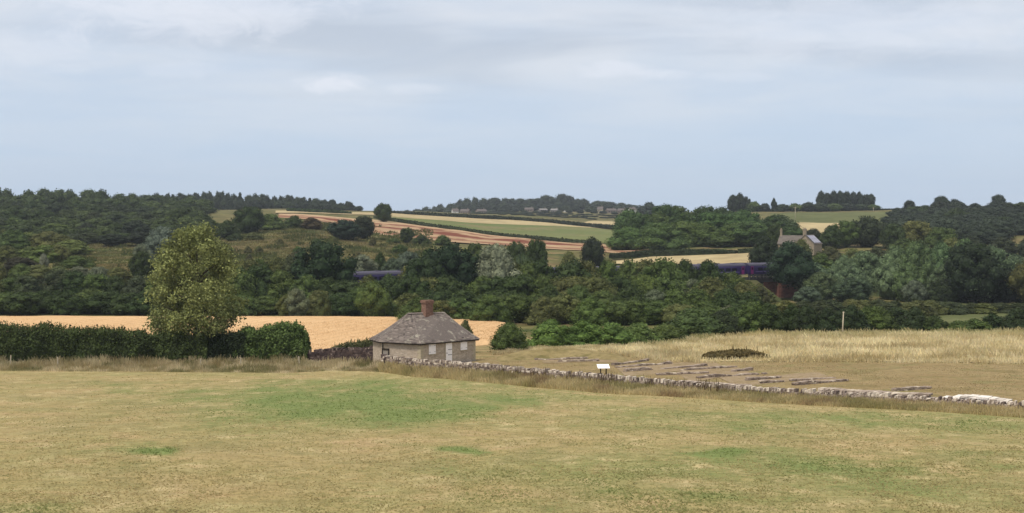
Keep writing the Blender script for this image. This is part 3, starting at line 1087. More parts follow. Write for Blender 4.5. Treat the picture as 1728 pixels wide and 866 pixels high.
# ------------------------------------------------------------------ hillside trees and shrubs
for a in (('round', 310, 350, 520, 56, DK, 'dark spreading tree at the east edge of the left hilltop wood'),
          ('dome', 345, 362, 500, 40, DK, 'dark tree below the small pale field gap on the left hill'),
          ('round', 420, 349, 480, 56, DK, 'tall dark tree on the hillside crest above the meadow slope'),
          ('dome', 384, 372, 452, 46, DK, 'dark bushy tree on the slope just above the tall yellowish tree'),
          ('dome', 455, 361, 500, 62, MD, 'broad green thicket tree on the crest next to the tall dark one'),
          ('bush', 497, 364, 510, 38, DK, 'dark shrub at the edge of the red stubble field'),
          ('dome', 526, 367, 505, 36, BR, 'brownish round shrub in front of the red stubble field'),
          ('bush', 428, 392, 440, 34, OL, 'low olive shrub on the open meadow slope'),
          ('bush', 395, 396, 440, 30, DK, 'low dark shrub beside the olive shrub on the meadow slope'),
          ('round', 582, 371, 450, 54, (.024, .044, .024), 'large dark rounded tree below the red stubble field'),
          ('round', 613, 365, 465, 42, (.035, .044, .02), 'brownish dark tree touching the large rounded one under the red field'),
          ('round', 686, 384, 458, 25, DK, 'small dark round tree at the lower edge of the red stubble'),
          ('bush', 712, 397, 455, 34, DK, 'dark hedge bush along the lower red stubble edge'),
          ('bush', 747, 397, 455, 32, MD, 'green bush ending the line below the red stubble'),
          ('bush', 664, 402, 455, 26, MD, 'small green bush just below the small dark round tree'),
          ('round', 675, 413, 400, 26, MD, 'small round tree on the grassy slope above the hidden train'),
          ('tall', 642, 426, 330, 22, DK, 'narrow dark tree standing just above the train roof'),
          ('willow', 612, 430, 318, 46, SV, 'pale silvery bush between the big dark tree and the train roof'),
          ('willow', 690, 425, 325, 52, (.10, .135, .085), 'silvery green bush above the end of the visible train roof'),
          ('willow', 662, 436, 318, 34, (.09, .125, .075), 'low silvery bush behind the middle of the visible train roof'),
          ('dome', 722, 421, 310, 40, MD, 'green tree behind the dark belt tree north of the cottage'),
          ('round', 905, 404, 330, 44, DK, 'dark tree just beyond the pale silvery willow'),
          ('round', 870, 408, 345, 40, DK, 'dark low tree behind the pale silvery willow'),
          ('round', 800, 410, 340, 50, MD, 'green tree spreading below the red stubble behind the belt'),
          ('round', 1000, 401, 372, 44, (.028, .042, .018), 'dark round tree standing in front of the red soil strip'),
          ('bush', 960, 425, 360, 40, OL, 'olive bush below the red soil strip'),
          ('dome', 35, 434, 305, 78, (.036, .036, .018), 'very dark brownish thicket on the left hillside'),
          ('tall', 74, 428, 300, 16, SV, 'slim silvery sapling beside the dark brownish thicket'),
          ('round', 240, 424, 285, 42, DK, 'dark tree just behind the west side of the tall yellowish tree'),
          ('willow', 238, 412, 300, 30, SV, 'silvery topped tree poking above the dark tree on the left slope'),
          ('willow', 275, 383, 330, 70, (.15, .18, .13), 'whitish silver tree showing above the tall yellowish tree'),
          ('willow', 105, 455, 262, 30, SV, 'silvery bush on top of the belt behind the wheat'),
          ('willow', 172, 452, 262, 24, SV, 'small pale silvery bush above the belt near the meadow patch'),
          ('bush', 120, 405, 372, 80, LT, 'light green scrub spreading below the left hilltop wood'),
          ('bush', 130, 432, 312, 56, MD, 'mid green bush beside the grassy patch on the left hillside'),
          ('round', 455, 432, 300, 70, OL, 'olive scrub tree on the meadow slope left of the big dark tree'),
          ('bush', 420, 438, 285, 70, OL, 'broad olive bush on the slope beside the tall yellowish tree'),
          ('bush', 500, 425, 320, 56, (.085, .085, .04), 'yellowish scrub bush behind the big dark tree'),
          ('round', 548, 408, 256, 108, (.022, .046, .018), 'big dark green tree rising above the belt left of the train')):
    plant(a[0], a[1], a[2], a[3], a[4], a[5], '', None, a[6], name='bush' if a[0] == 'bush' else 'tree', cat='bush' if a[0] == 'bush' else 'tree')

row('scrub', ['bush', 'dome'], -40, 225, 34, [(-40, 436), (60, 446), (110, 446), (225, 452)], 288, 288, 60, [OL, MD, (.07, .082, .032)], ['olive scrub bush', 'green scrub bush', 'pale scrub bush'], 6, name='bush', cat='bush')
row('scrub_high', ['bush', 'dome'], -40, 120, 30, [(-40, 412), (30, 410), (120, 416)], 335, 335, 58, [MD, OL, LT], ['green scrub bush', 'olive scrub bush', 'fresh green scrub bush'], 6, name='bush', cat='bush')
row('scrub_top', ['bush', 'dome'], -40, 130, 28, [(-40, 386), (60, 388), (130, 398)], 385, 385, 56, [LT, OL, MD], ['fresh green scrub bush', 'olive scrub bush', 'green scrub bush'], 5, name='bush', cat='bush')
row('slope_scrub', ['bush', 'dome'], 400, 500, 26, [(400, 440), (440, 430), (500, 436)], 290, 290, 50, [OL, (.07, .082, .032), MD], ['olive scrub bush', 'pale scrub bush', 'green scrub bush'], 8, name='bush', cat='bush')
for i in range(14):
    p, Y = TR.uniform(378, 640), TR.uniform(330, 440)
    hh_ = TR.uniform(1.2, 3.2)
    plant('bush', p, HZ + (ZC - float(ground(p, Y)) - hh_) / Y * FPX, Y, TR.uniform(2.2, 4.6) / Y * FPX, TR.choice([(.115, .112, .046), OL, (.125, .105, .050), MD]), ['small olive scrub bush', 'low brownish scrub bush'][i % 2], 'meadow_scrub', name='bush', cat='bush')
# ------------------------------------------------------------------ belts of trees in the valley
D3 = ['dark green tree', 'mid green tree', 'olive green tree']
BELT = [(.046, .074, .020), (.084, .122, .031), (.120, .132, .042)]
row('left_back', ['dome', 'round'], -40, 420, 36, [(-40, 464), (0, 466), (60, 458), (100, 453), (150, 462), (200, 462), (250, 462), (420, 458)], 252, 252, 74, [BELT[0], BELT[1], (.055, .072, .032)], D3, 6)
row('left_front', ['dome', 'bush', 'round'], -40, 420, 38, [(-40, 494), (80, 490), (150, 484), (240, 488), (420, 492)], 233, 233, 72, [BELT[0], BELT[1], BELT[0]], ['dark green tree', 'mid green tree', 'dark green tree'], 8)
row('mid_back', ['dome', 'round'], 405, 720, 38, [(405, 452), (450, 448), (500, 458), (560, 464), (610, 468), (660, 468), (720, 464)], 244, 244, 70, BELT, D3, 8)
row('mid_front', ['dome', 'bush'], 405, 730, 36, [(405, 492), (480, 488), (520, 494), (560, 490), (640, 484), (730, 494)], 230, 230, 66, BELT, D3, 10)
row('front_belt', ['dome', 'round', 'bush'], 700, 1250, 37, [(690, 500), (740, 503), (790, 505), (830, 494), (870, 490), (930, 497), (990, 502), (1040, 503), (1100, 507), (1150, 510), (1250, 515)], 212, 206, 66, [BELT[1], BELT[2], (.092, .138, .036)], ['mid green tree', 'olive green tree', 'green tree'], 6)
row('up1', ['dome', 'round'], 700, 1235, 36, [(690, 446), (720, 440), (800, 436), (850, 440), (900, 440), (960, 440), (1010, 438), (1060, 438), (1100, 437), (1140, 435), (1190, 439), (1212, 445), (1240, 462), (1260, 470)], 262, 266, 80, BELT, D3, 2)
row('up2', ['dome', 'round'], 720, 1275, 42, [(690, 470), (800, 462), (900, 464), (1000, 466), (1100, 462), (1180, 466), (1230, 474), (1300, 488)], 246, 246, 78, [BELT[0], BELT[1], BELT[2]], D3, 8)
row('up3', ['dome', 'bush'], 740, 1300, 44, [(690, 492), (800, 486), (900, 484), (1100, 482), (1220, 484), (1300, 502)], 230, 228, 74, [BELT[0], BELT[1], BELT[0]], ['dark green tree', 'mid green tree', 'dark green tree'], 8)
for a in (('round', 762, 413, 256, 104, (.020, .042, .018), 'large very dark tree in the belt above the cottage chimney'),
          ('round', 715, 432, 250, 70, (.032, .056, .02), 'green tree leaning on the large very dark one above the cottage'),
          ('willow', 836, 414, 258, 80, (.235, .265, .175), 'pale silvery willow crown rising out of the central tree belt'),
          ('willow', 880, 430, 268, 40, GR, 'grey green willow beside the pale silvery one'),
          ('dome', 622, 464, 250, 52, OL, 'olive tree just under the west end of the visible train roof'),
          ('dome', 656, 463, 252, 56, MD, 'green tree just under the middle of the visible train roof'),
          ('round', 690, 460, 254, 50, (.07, .10, .028), 'green tree just under the east end of the visible train roof'),
          ('willow', 630, 478, 224, 60, LT, 'light green bushy tree behind the wheat above the cottage gable'),
          ('bush', 545, 493, 222, 28, (.085, .105, .035), 'small yellow green bush at the back of the wheat field'),
          ('dome', 1200, 468, 238, 90, OL, 'olive rounded tree at the east end of the central belt'),
          ('dome', 1255, 476, 240, 66, OL, 'olive tree just below the purple train and bridge'),
          ('bush', 1262, 474, 300, 44, OL, 'olive bush on the bank below the train and bridge girder'),
          ('bush', 1284, 484, 298, 34, (.07, .078, .03), 'small olive bush beside the red brick abutment'),
          ('bush', 1281, 479, 308, 30, (.09, .098, .034), 'bush under the bridge girder beside the brick wall'),
          ('bush', 1296, 490, 306, 28, OL, 'low bush at the foot of the brick abutment'),
          ('bush', 1240, 470, 290, 50, OL, 'olive bush on the railway bank west of the bridge'),
          ('bush', 1170, 520, 172, 110, (.066, .105, .034), 'broad soft green bush at the end of the bright hedge bushes'),
          ('bush', 1218, 525, 174, 90, (.036, .055, .022), 'dark green bush where the hedge bushes meet the far hedgerow'),
          ('dome', 1335, 408, 314, 88, (.026, .050, .022), 'dark green tree hiding the train beside the brick bridge'),
          ('dome', 1290, 398, 345, 54, (.030, .048, .02), 'dark tree behind the train below the farmhouse roof')):
    kw = {'py_base': 479} if a[1] == 1335 else ({'py_base': 452} if a[1] == 1290 else {})
    plant(a[0], a[1], a[2], a[3], a[4], a[5], '', None, a[6], name='bush' if a[0] == 'bush' else 'tree', cat='bush' if a[0] == 'bush' else 'tree', **kw)

# bright bushes between cottage and grassland
for a in ((858, 545, 148, 74, (.095, .130, .036), 'round olive bush standing alone just east of the cottage'),
          (930, 540, 153, 96, BRIGHT, 'largest bright green bush of the hedge beyond the ruins'),
          (985, 541, 154, 84, BRIGHT, 'bright green hedge bush next to the largest one beyond the ruins'),
          (1032, 545, 155, 84, (.112, .180, .042), 'middle green hedge bush behind the information board'),
          (1078, 545, 157, 82, (.108, .170, .044), 'rounded green hedge bush beyond the parallel ruin walls'),
          (1122, 547, 160, 74, (.105, .150, .042), 'olive green end bush of the bright hedge'),
          (785, 541, 148, 34, (.09, .11, .045), 'pale leafy shrub peeping out behind the cottage roof')):
    plant('bush', a[0], a[1], a[2], a[3], a[4], '', None, a[5], name='bush', cat='bush')

# right: hedgerow, riverside willows, trees round the farmhouse
row('hedgerow', ['bush', 'dome'], 1235, 1790, 33, [(1235, 520), (1262, 504), (1300, 510), (1340, 514), (1400, 519), (1440, 514), (1500, 517), (1555, 519), (1585, 537), (1640, 541), (1665, 531), (1700, 524), (1740, 518), (1790, 516)], 184, 184, 54, [BELT[0], BELT[1], (.034, .056, .020)], ['dark green bush', 'mid green bush', 'deep green bush'], 3, name='bush', cat='bush')
row('midhedge', ['bush'], 1325, 1600, 27, [(1325, 507), (1440, 505), (1560, 506), (1600, 509)], 240, 240, 54, [OL, (.055, .072, .03)], ['olive bush', 'green bush'], 2, name='bush', cat='bush')
row('midhedge', ['bush'], 1585, 1790, 26, [(1580, 509), (1690, 511), (1790, 509)], 246, 246, 54, [OL, (.055, .072, .03)], ['olive bush', 'green bush'], 2, name='bush', cat='bush')
WG = [(.150, .205, .098), (.110, .170, .070), (.122, .180, .090)]
WD = ['grey green willow', 'green willow', 'soft green willow']
row('willows_back', ['willow', 'tall'], 1380, 1790, 42, [(1380, 438), (1440, 424), (1470, 420), (1500, 413), (1560, 407), (1600, 410), (1625, 403), (1655, 407), (1690, 424), (1728, 427), (1790, 425)], 332, 332, 62, WG, WD, 5)
row('willows_front', ['willow', 'tall'], 1390, 1790, 46, [(1390, 470), (1450, 440), (1500, 436), (1560, 440), (1620, 446), (1680, 452), (1790, 452)], 312, 312, 60, WG, WD, 7)
for a in (('willow', 1362, 484, 298, 46, (.10, .135, .08), 'low pale willow beside the brick bridge abutment'),
          ('willow', 1385, 460, 308, 52, GR, 'rounded grey green willow behind the low pale one'),
          ('willow', 1440, 470, 303, 62, (.07, .11, .055), 'light green willow with pale top at the field edge'),
          ('willow', 1544, 473, 301, 40, (.13, .155, .105), 'small pale silver willow in front of the riverside row'),
          ('round', 1640, 411, 302, 104, (.026, .045, .018), 'huge dark tree in front of the riverside willows'),
          ('dome', 1590, 470, 303, 60, (.032, .05, .02), 'dark lower tree beside the huge dark one'),
          ('dome', 1700, 452, 303, 60, (.024, .04, .017), 'very dark tree between huge dark tree and frame edge'),
          ('round', 1742, 440, 296, 70, YO, 'yellowish tree at the right frame edge behind the hedgerow'),
          ('bush', 1345, 419, 366, 50, OL, 'olive bush in front of the farmhouse garden'),
          ('bush', 1400, 416, 372, 56, (.08, .085, .036), 'yellowish bush below the farmhouse gable'),
          ('bush', 1440, 420, 366, 60, OL, 'olive scrub east of the farmhouse'),
          ('bush', 1480, 417, 372, 60, (.07, .08, .034), 'pale olive scrub below the round trees east of the farmhouse'),
          ('bush', 1352, 404, 386, 38, OL, 'olive shrub growing up the farmhouse gable wall'),
          ('bush', 1385, 428, 352, 56, MD, 'green bush between farmhouse and riverside willows'),
          ('dome', 1308, 378, 425, 40, DK, 'dark tree close behind the farmhouse chimney'),
          ('dome', 1372, 386, 440, 36, (.034, .04, .018), 'dark brownish tree right behind the solar panel roof'),
          ('dome', 1402, 381, 435, 44, DK, 'dark round tree east of the farmhouse'),
          ('round', 1428, 373, 440, 50, MD, 'green round tree second east of the farmhouse'),
          ('round', 1462, 365, 440, 66, (.046, .06, .026), 'largest round tree below the hill pasture'),
          ('round', 1505, 376, 430, 50, DK, 'dark round tree beside the largest one below the hill pasture'),
          ('round', 1545, 373, 440, 60, OL, 'olive round tree below the right hillside wood'),
          ('round', 1590, 384, 425, 56, MD, 'green round tree under the right hillside wood'),
          ('dome', 1640, 398, 420, 54, (.045, .06, .03), 'domed tree above the riverside willows'),
          ('dome', 1690, 400, 420, 56, (.05, .066, .034), 'domed tree above the willows by the frame edge'),
          ('dome', 1740, 398, 420, 56, (.05, .066, .034), 'domed green tree at the frame edge above the willows'),
          ('dome', 1525, 402, 395, 60, MD, 'green tree just over the tops of the willows'),
          ('dome', 1605, 402, 390, 60, OL, 'olive tree just over the tops of the willows')):
    plant(a[0], a[1], a[2], a[3], a[4], a[5], '', None, a[6], name='bush' if a[0] == 'bush' else 'tree', cat='bush' if a[0] == 'bush' else 'tree')

ZP = {'pines': ('in the skyline pine clump', 'pines of the skyline clump'),
      'skyline_bushes': ('in the skyline line under the pines', 'bushes along the right skyline'),
      'left_back': ('in back row of belt left behind the wheat', 'trees of the belt behind the wheat'),
      'left_front': ('in front row of belt left behind the wheat', 'trees of the belt behind the wheat'),
      'mid_back': ('in back row between tall tree and cottage', 'trees behind the wheat beside the cottage'),
      'mid_front': ('edging the wheat between tall tree and cottage', 'trees behind the wheat beside the cottage'),
      'front_belt': ('in lowest central row above cottage and hedge', 'trees of the central belt'),
      'up1': ('in top row of the central belt', 'trees of the central belt'),
      'up2': ('in second row of the central belt', 'trees of the central belt'),
      'up3': ('in third row of the central belt', 'trees of the central belt'),
      'hedgerow': ('in the hedgerow behind the pale grass', 'bushes of the right hedgerow'),
      'scrub': ('above the belt on the left slope', 'scrub on the left hillside'),
      'scrub_high': ('midway up the left slope', 'scrub on the left hillside'),
      'scrub_top': ('right under the left hilltop wood', 'scrub on the left hillside'),
      'slope_scrub': ('beside the tall yellowish tree', 'scrub on the meadow slope'),
      'meadow_scrub': ('dotted over the meadow slope', 'scrub on the meadow slope'),
      'midhedge': ('in the low hedge before the willows', 'bushes of the low hedge before the willows'),
      'willows_back': ('in back row by the river', 'riverside willows'),
      'willows_front': ('in front row by the river', 'riverside willows')}
for z, L in ZONE.items():
    L.sort(key=lambda e: e[0])
    for i, (p, o, d) in enumerate(L):
        o['label'] = f'{d} {ZP[z][0]}, {ordinal(i + 1)} from the left'
        o['group'] = ZP[z][1]

# ------------------------------------------------------------------ the tall yellowish tree by the hedge
HX, HY = xof(332, 143), 143
hz = float(ground(332, HY))
hero = thing('tree', 'tall bushy tree with yellowish olive leaves growing out of the dark hedge', 'tree', (HX, HY, hz))
HH = zof(384, HY) - hz
HW = 166 / FPX * HY


def hero_crown():
    r = np.random.default_rng(77)
    L = []
    # lobes: (x, z) as fractions of width and height, taken from the outline; depth spread evenly
    for k in range(190):
        z = r.uniform(.17, .96)
        half = np.interp(z, [.15, .2, .26, .33, .45, .60, .72, .83, .92, 1.0], [.20, .36, .47, .53, .54, .50, .44, .36, .25, .08])
        a = r.uniform(0, 2 * math.pi)
        q = r.uniform(.25, 1) ** .5
        rad = r.uniform(.05, .105)
        L.append((-.035 + .05 * (1 - z) + math.cos(a) * q * (half - rad * .7), math.sin(a) * q * (half - rad * .7), z, rad))
    L = np.array(L)
    VV, QQ, tt, nv = [], [], [], 0
    for k in range(len(L)):
        n = int(40000 * L[k, 3] ** 2 / np.sum(L[:, 3] ** 2))
        d = r.normal(0, 1, (n, 3))
        d[:, 2] += .3
        d /= np.linalg.norm(d, axis=1, keepdims=True)
        rr = L[k, 3] * np.clip(r.normal(.94, .32, (n, 1)), .3, 1.9)
        P = np.stack([L[k, 0] * HW + d[:, 0] * rr[:, 0] * HW, L[k, 1] * HW + d[:, 1] * rr[:, 0] * HW, L[k, 2] * HH + d[:, 2] * rr[:, 0] * HW * .9], 1)
        V, Q = cards(P, d, .27, r, 1.2)
        VV.append(V)
        QQ.append(Q + nv)
        nv += len(V)
        tt.append(np.clip(.5 + r.uniform(-.2, .2) + r.normal(0, .2, n), 0, 1))
    return mesh_np('crown', np.concatenate(VV), np.concatenate(QQ), None, {'tint': np.concatenate(tt)})


hc = obj('crown', hero_crown(), M['leaf'], hero)
hc.color = (.245, .275, .098, 1)
m = MB()
m.tube([(0, 0, -.3), (.1, 0, 1.6), (0, .1, 3.6), (.2, 0, 6), (.1, .1, 9), (.0, 0, 13)], [.42, .34, .30, .24, .16, .05], 10)
rr_ = random.Random(3)
for k in range(16):
    a = k * 2.4
    z = 2.4 + k * .55
    Lb = 4.4 - k * .12
    m.tube([(0, 0, z), (Lb * .45 * math.cos(a), Lb * .45 * math.sin(a), z + 1.0), (Lb * math.cos(a), Lb * math.sin(a), z + 1.9)], [.15, .10, .03], 6, rr_.random())
m.build('trunk', M['bark'], hero, True)

# ------------------------------------------------------------------ hedges
def hedge(name, pts, thick, leaf, n, col, label, shoots=0.0, seed=1, cat='hedge', basez=None, group=None, lump=.25):
    """pts = [(px, top row, Y)]; a clipped or wild hedge as one mesh of leaf cards over a ragged core"""
    r = np.random.default_rng(seed)
    px = np.array([p[0] for p in pts], float)
    W = np.array([[xof(p[0], p[2]), p[2]] for p in pts])
    top = np.array([zof(p[1], p[2]) for p in pts])
    bot = np.array([float(ground(p[0], p[2])) for p in pts]) if basez is None else np.array(basez)
    seg = np.linalg.norm(np.diff(W, axis=0), axis=1)
    S_ = np.concatenate([[0], np.cumsum(seg)])
    L = S_[-1]

    def at(s):
        x, y = np.interp(s, S_, W[:, 0]), np.interp(s, S_, W[:, 1])
        e = .5
        dx = np.interp(s + e, S_, W[:, 0]) - np.interp(s - e, S_, W[:, 0])
        dy = np.interp(s + e, S_, W[:, 1]) - np.interp(s - e, S_, W[:, 1])
        d = np.hypot(dx, dy) + 1e-9
        return x, y, -dy / d, dx / d, np.interp(s, S_, top), np.interp(s, S_, bot)

    def surf(s, a, k):
        """a in 0..1 runs from the near foot over the top to the far foot"""
        x, y, nx, ny, zt, zb = at(s)
        h = zt - zb
        th = (a - .5) * 2
        lat = np.sign(th) * np.abs(np.sin(np.clip(th, -1, 1) * math.pi * .5)) ** .55
        up = np.cos(np.clip(th, -1, 1) * math.pi * .5) ** .5
        w = thick * .5 * (1 + (fbm(s / 1.9, a * 5, seed) - .5) * 2 * lump) * k
        hh = h * (1 + (fbm(s / 2.3, a * 0 + 3.3, seed + 5) - .5) * lump * .8) * k
        P = np.stack([x + nx * lat * w, y + ny * lat * w, zb + up * hh], 1)
        N = np.stack([nx * lat, ny * lat, up * .9], 1)
        return P, N / (np.linalg.norm(N, axis=1, keepdims=True) + 1e-9)
    s, a = r.uniform(0, L, n), r.uniform(0.02, .98, n)
    P, N = surf(s, a, np.clip(r.normal(.97, .07, n), .7, 1.15))
    V, Q = cards(P, N, leaf, r, .8)
    tq = np.clip(.5 + (fbm(s / 1.5, a * 6, seed + 9) - .5) * .7 + r.normal(0, .16, n), 0, 1)
    # shoots along the top
    ns = int(L * shoots)
    if ns:
        s2, a2 = r.uniform(0, L, ns), np.clip(r.normal(.46, .12, ns), .1, .9)
        P2, N2 = surf(s2, a2, np.ones(ns))
        hgt = r.uniform(.2, .75, ns)[:, None]
        lean = np.stack([r.normal(0, .18, ns), r.normal(0, .18, ns), np.ones(ns)], 1)
        wd = np.stack([r.uniform(.03, .08, ns), np.zeros(ns), np.zeros(ns)], 1)
        V2 = np.stack([P2 - wd - [0, 0, .1], P2 + wd - [0, 0, .1], P2 + lean * hgt * .75 + wd * .8, P2 + lean * hgt], 1).reshape(-1, 3)
        Q = np.concatenate([Q, np.arange(ns * 4).reshape(ns, 4) + len(V)])
        V = np.concatenate([V, V2])
        tq = np.concatenate([tq, np.clip(r.normal(.72, .15, ns), 0, 1)])
    # core
    k = max(int(L / .8), 4)
    sg, ag = np.meshgrid(np.linspace(0, L, k), np.linspace(0, 1, 13), indexing='ij')
    Pc, _ = surf(sg.ravel(), ag.ravel(), np.full(sg.size, .86))
    i = np.arange(sg.size).reshape(sg.shape) + len(V)
    Qc = np.stack([i[:-1, :-1], i[1:, :-1], i[1:, 1:], i[:-1, 1:]], -1).reshape(-1, 4)
    V = np.concatenate([V, Pc])
    me = mesh_np(name, V, np.concatenate([Q, Qc]), None, {'tint': np.concatenate([tq, np.full(len(Qc), .4)])})
    o = obj(name, me, M['leaf'])
    o.color = (*col, 1)
    return tag(o, label, cat, group)


hedge('hedge', [(-160, 545, 140), (-40, 546, 140), (0, 548, 140), (60, 552, 140), (120, 556, 140), (200, 560, 140), (300, 563, 140), (352, 566, 140.5)], 3.4, .24, 30000, (.058, .084, .024), 'long dark field hedge running west from the tall yellowish tree', 14, 3, lump=.55)
hedge('hedge', [(398, 560, 141.5), (425, 552, 141.5), (465, 556, 141.6), (498, 553, 141.8), (512, 560, 142), (519, 572, 142), (522, 590, 142)], 3.6, .26, 15000, (.105, .160, .044), 'lighter green leafy hedge end between the tall tree and the stone wall', 12, 4, lump=.8)
hedge('hedge', [(346, 566, 140.8), (370, 566, 141), (395, 562, 141), (416, 557, 141)], 3.2, .24, 5000, (.026, .042, .016), 'very dark shaded hedge piece right under the tall tree', 3, 5)  # the tall tree's shade is put into this darker leaf colour
hedge('shrub_row', [(560, 584, 147), (590, 577, 146), (620, 575, 144), (640, 577, 142)], 1.2, .2, 2600, (.075, .085, .032), 'low olive weeds growing behind the stone wall beside the cottage', 6, 6, cat='shrub', lump=.5)
hedge('thicket', [(1184, 605, 131), (1205, 595, 131.5), (1240, 591.5, 132), (1275, 593, 132.5), (1300, 604, 133)], 3.0, .17, 7000, (.165, .128, .050), 'low brown bramble thicket standing in the pale tall grass', 1.5, 7, cat='bramble', lump=.5)
yh = lambda px, py, a, b: yhit(px, py, a, b)
hedge('hedge', [(p, t, yh(p, b, 330, 460)) for p, t, b in ((1030, 428, 437), (1080, 424, 434), (1150, 421, 432), (1205, 421, 430), (1245, 423, 429))], 3, .5, 4200, (.040, .058, .024), 'dark clipped hedge along the top of the straw field below the copse', 0, 8)
hedge('hedge', [(p, t, yh(p, b, 330, 440)) for p, t, b in ((1245, 421, 429), (1290, 419, 428), (1310, 420, 428))], 3, .5, 1500, (.050, .066, .028), 'short hedge piece running on toward the farmhouse', 0, 9)
hedge('hedge', [(p, t, yh(p, b, 450, 1000)) for p, t, b in ((636, 365, 368), (700, 374, 380), (760, 382, 388), (830, 392, 398), (900, 398, 404), (960, 404, 410), (1010, 408, 414))], 4, .8, 4200, (.045, .062, .024), 'thin hedge line dividing the red stubble from the green field', 0, 10)
hedge('hedge', [(p, t, yh(p, b, 600, 1150)) for p, t, b in ((655, 356, 360.5), (720, 359, 364), (800, 363, 369), (860, 366, 372), (930, 371, 377.5), (1000, 378, 384), (1066, 383, 389))], 6, 1.2, 5000, (.030, .042, .022), 'long dark hedge along the upper edge of the pale stubble', 0, 11)
hedge('hedge', [(p, t, yh(p, b, 480, 1000)) for p, t, b in ((488, 352, 357), (530, 353.5, 359), (570, 355, 361), (592, 358, 362))], 5, .8, 2200, (.045, .075, .025), 'bright green hedge strip above the red stubble on the crest', 0, 12)
hedge('hedge', [(1255, 352, 880), (1300, 353, 880), (1400, 353, 885), (1510, 353, 885), (1535, 352, 885)], 6, 1.2, 3600, (.028, .042, .022), 'dark straight hedge along the top of the hill pasture', 0, 13)

#PART3

# ------------------------------------------------------------------ cottage
M['rubble'] = m_rubble('rubble_wall', (.47, .395, .315), (.36, .300, .240), (.57, .49, .40), 3.6)
M['quoin'] = m_tint('quoin_stone', (.36, .31, .22), (.46, .40, .29))
M['slate'] = m_tint('stone_slates', (.078, .066, .064), (.235, .198, .178), .9, .15, [((.33, .31, .255), 1.1, .54, .66, .75), ((.055, .045, .045), 1.7, .56, .68, .7), ((.26, .22, .17), 5.0, .55, .68, .5)])
M['brick'] = m_tint('chimney_brick', (.175, .098, .074), (.28, .170, .128), .9, .15, [((.17, .13, .11), 3, .55, .7, .5)])
M['white'] = m_plain('white_paint', (.95, .91, .91), .5, .3, .06, 5)
M['dark'] = m_plain('dark_timber_and_shade', (.030, .024, .020), .8, .2)
M['iron'] = m_plain('black_iron', (.03, .03, .03), .6, .4)
M['greyboard'] = m_plain('grey_board', (.26, .23, .20), .8, .2)
M['mortar'] = m_plain('mortar', (.33, .29, .22), .9, .1)

CB = float(ground(720, 132)) - .1             # ground level at the cottage
EAV = zof(578.3, 130)
RDG = zof(529.5, 135.0)
A_, B_, C_, D_ = np.array([-9.6, 130.0]), np.array([-14.05, 132.3]), np.array([-15.15, 134.7]), np.array([-4.0, 134.9])
E_ = np.array([-9.4, 140.6])
house = thing('cottage', 'small stone cottage with hipped stone slate roof and white shutters and door', 'cottage', (-9.6, 135, CB))
HL = np.array([-9.6, 135.0, CB])


def loc(p):
    return np.array(p, float) - HL


def wallpoly(P):
    return [(p[0] - HL[0], p[1] - HL[1]) for p in P]


m = MB()
m.prism(wallpoly([A_, D_, E_, C_, B_]), -.4, EAV - CB - .02)
m.build('wall', M['rubble'], house)
ux = (D_ - A_) / np.linalg.norm(D_ - A_)                     # along the front
nf = np.array([ux[1], -ux[0]])                               # outward from the front
ul = (B_ - A_) / np.linalg.norm(B_ - A_)
nl = np.array([-ul[1], ul[0]])
if nl[1] > 0: nl = -nl
# quoins at the near corner and the east corner
m = MB()
rq = np.random.default_rng(4)
for k in range(9):
    z = CB - .05 + k * .27
    if z + .25 > EAV: break
    La, Lb = (.45, .25) if k % 2 else (.25, .45)
    P = [A_ + nf * .03 + nl * .03, A_ + ux * La + nf * .03, A_ + ux * La - nf * .05, A_ + ul * Lb - nl * .05, A_ + ul * Lb + nl * .03]
    m.prism(wallpoly(P), z - CB, z + .25 - CB, rq.uniform(.3, 1))
    c = D_ - ux * (La / 2 - .02) + nf * .0
    m.box((c[0] - HL[0], c[1] - HL[1], z + .125 - CB), (La, .06, .25), math.atan2(ux[1], ux[0]), rq.uniform(.3, 1))
m.build('quoins', M['quoin'], house)
# roof
ov = .32


def off(P, d):
    """offset polygon outward by d"""
    out, n = [], len(P)
    cc = sum(P) / n
    for i in range(n):
        a, b, c = P[i - 1], P[i], P[(i + 1) % n]
        e1, e2 = (b - a) / np.linalg.norm(b - a), (c - b) / np.linalg.norm(c - b)
        n1, n2 = np.array([e1[1], -e1[0]]), np.array([e2[1], -e2[0]])
        if np.dot(n1, b - cc) < 0: n1, n2 = -n1, -n2
        v = n1 + n2
        v /= np.linalg.norm(v)
        out.append(b + v * d / max(np.dot(v, n1), .5))
    return out


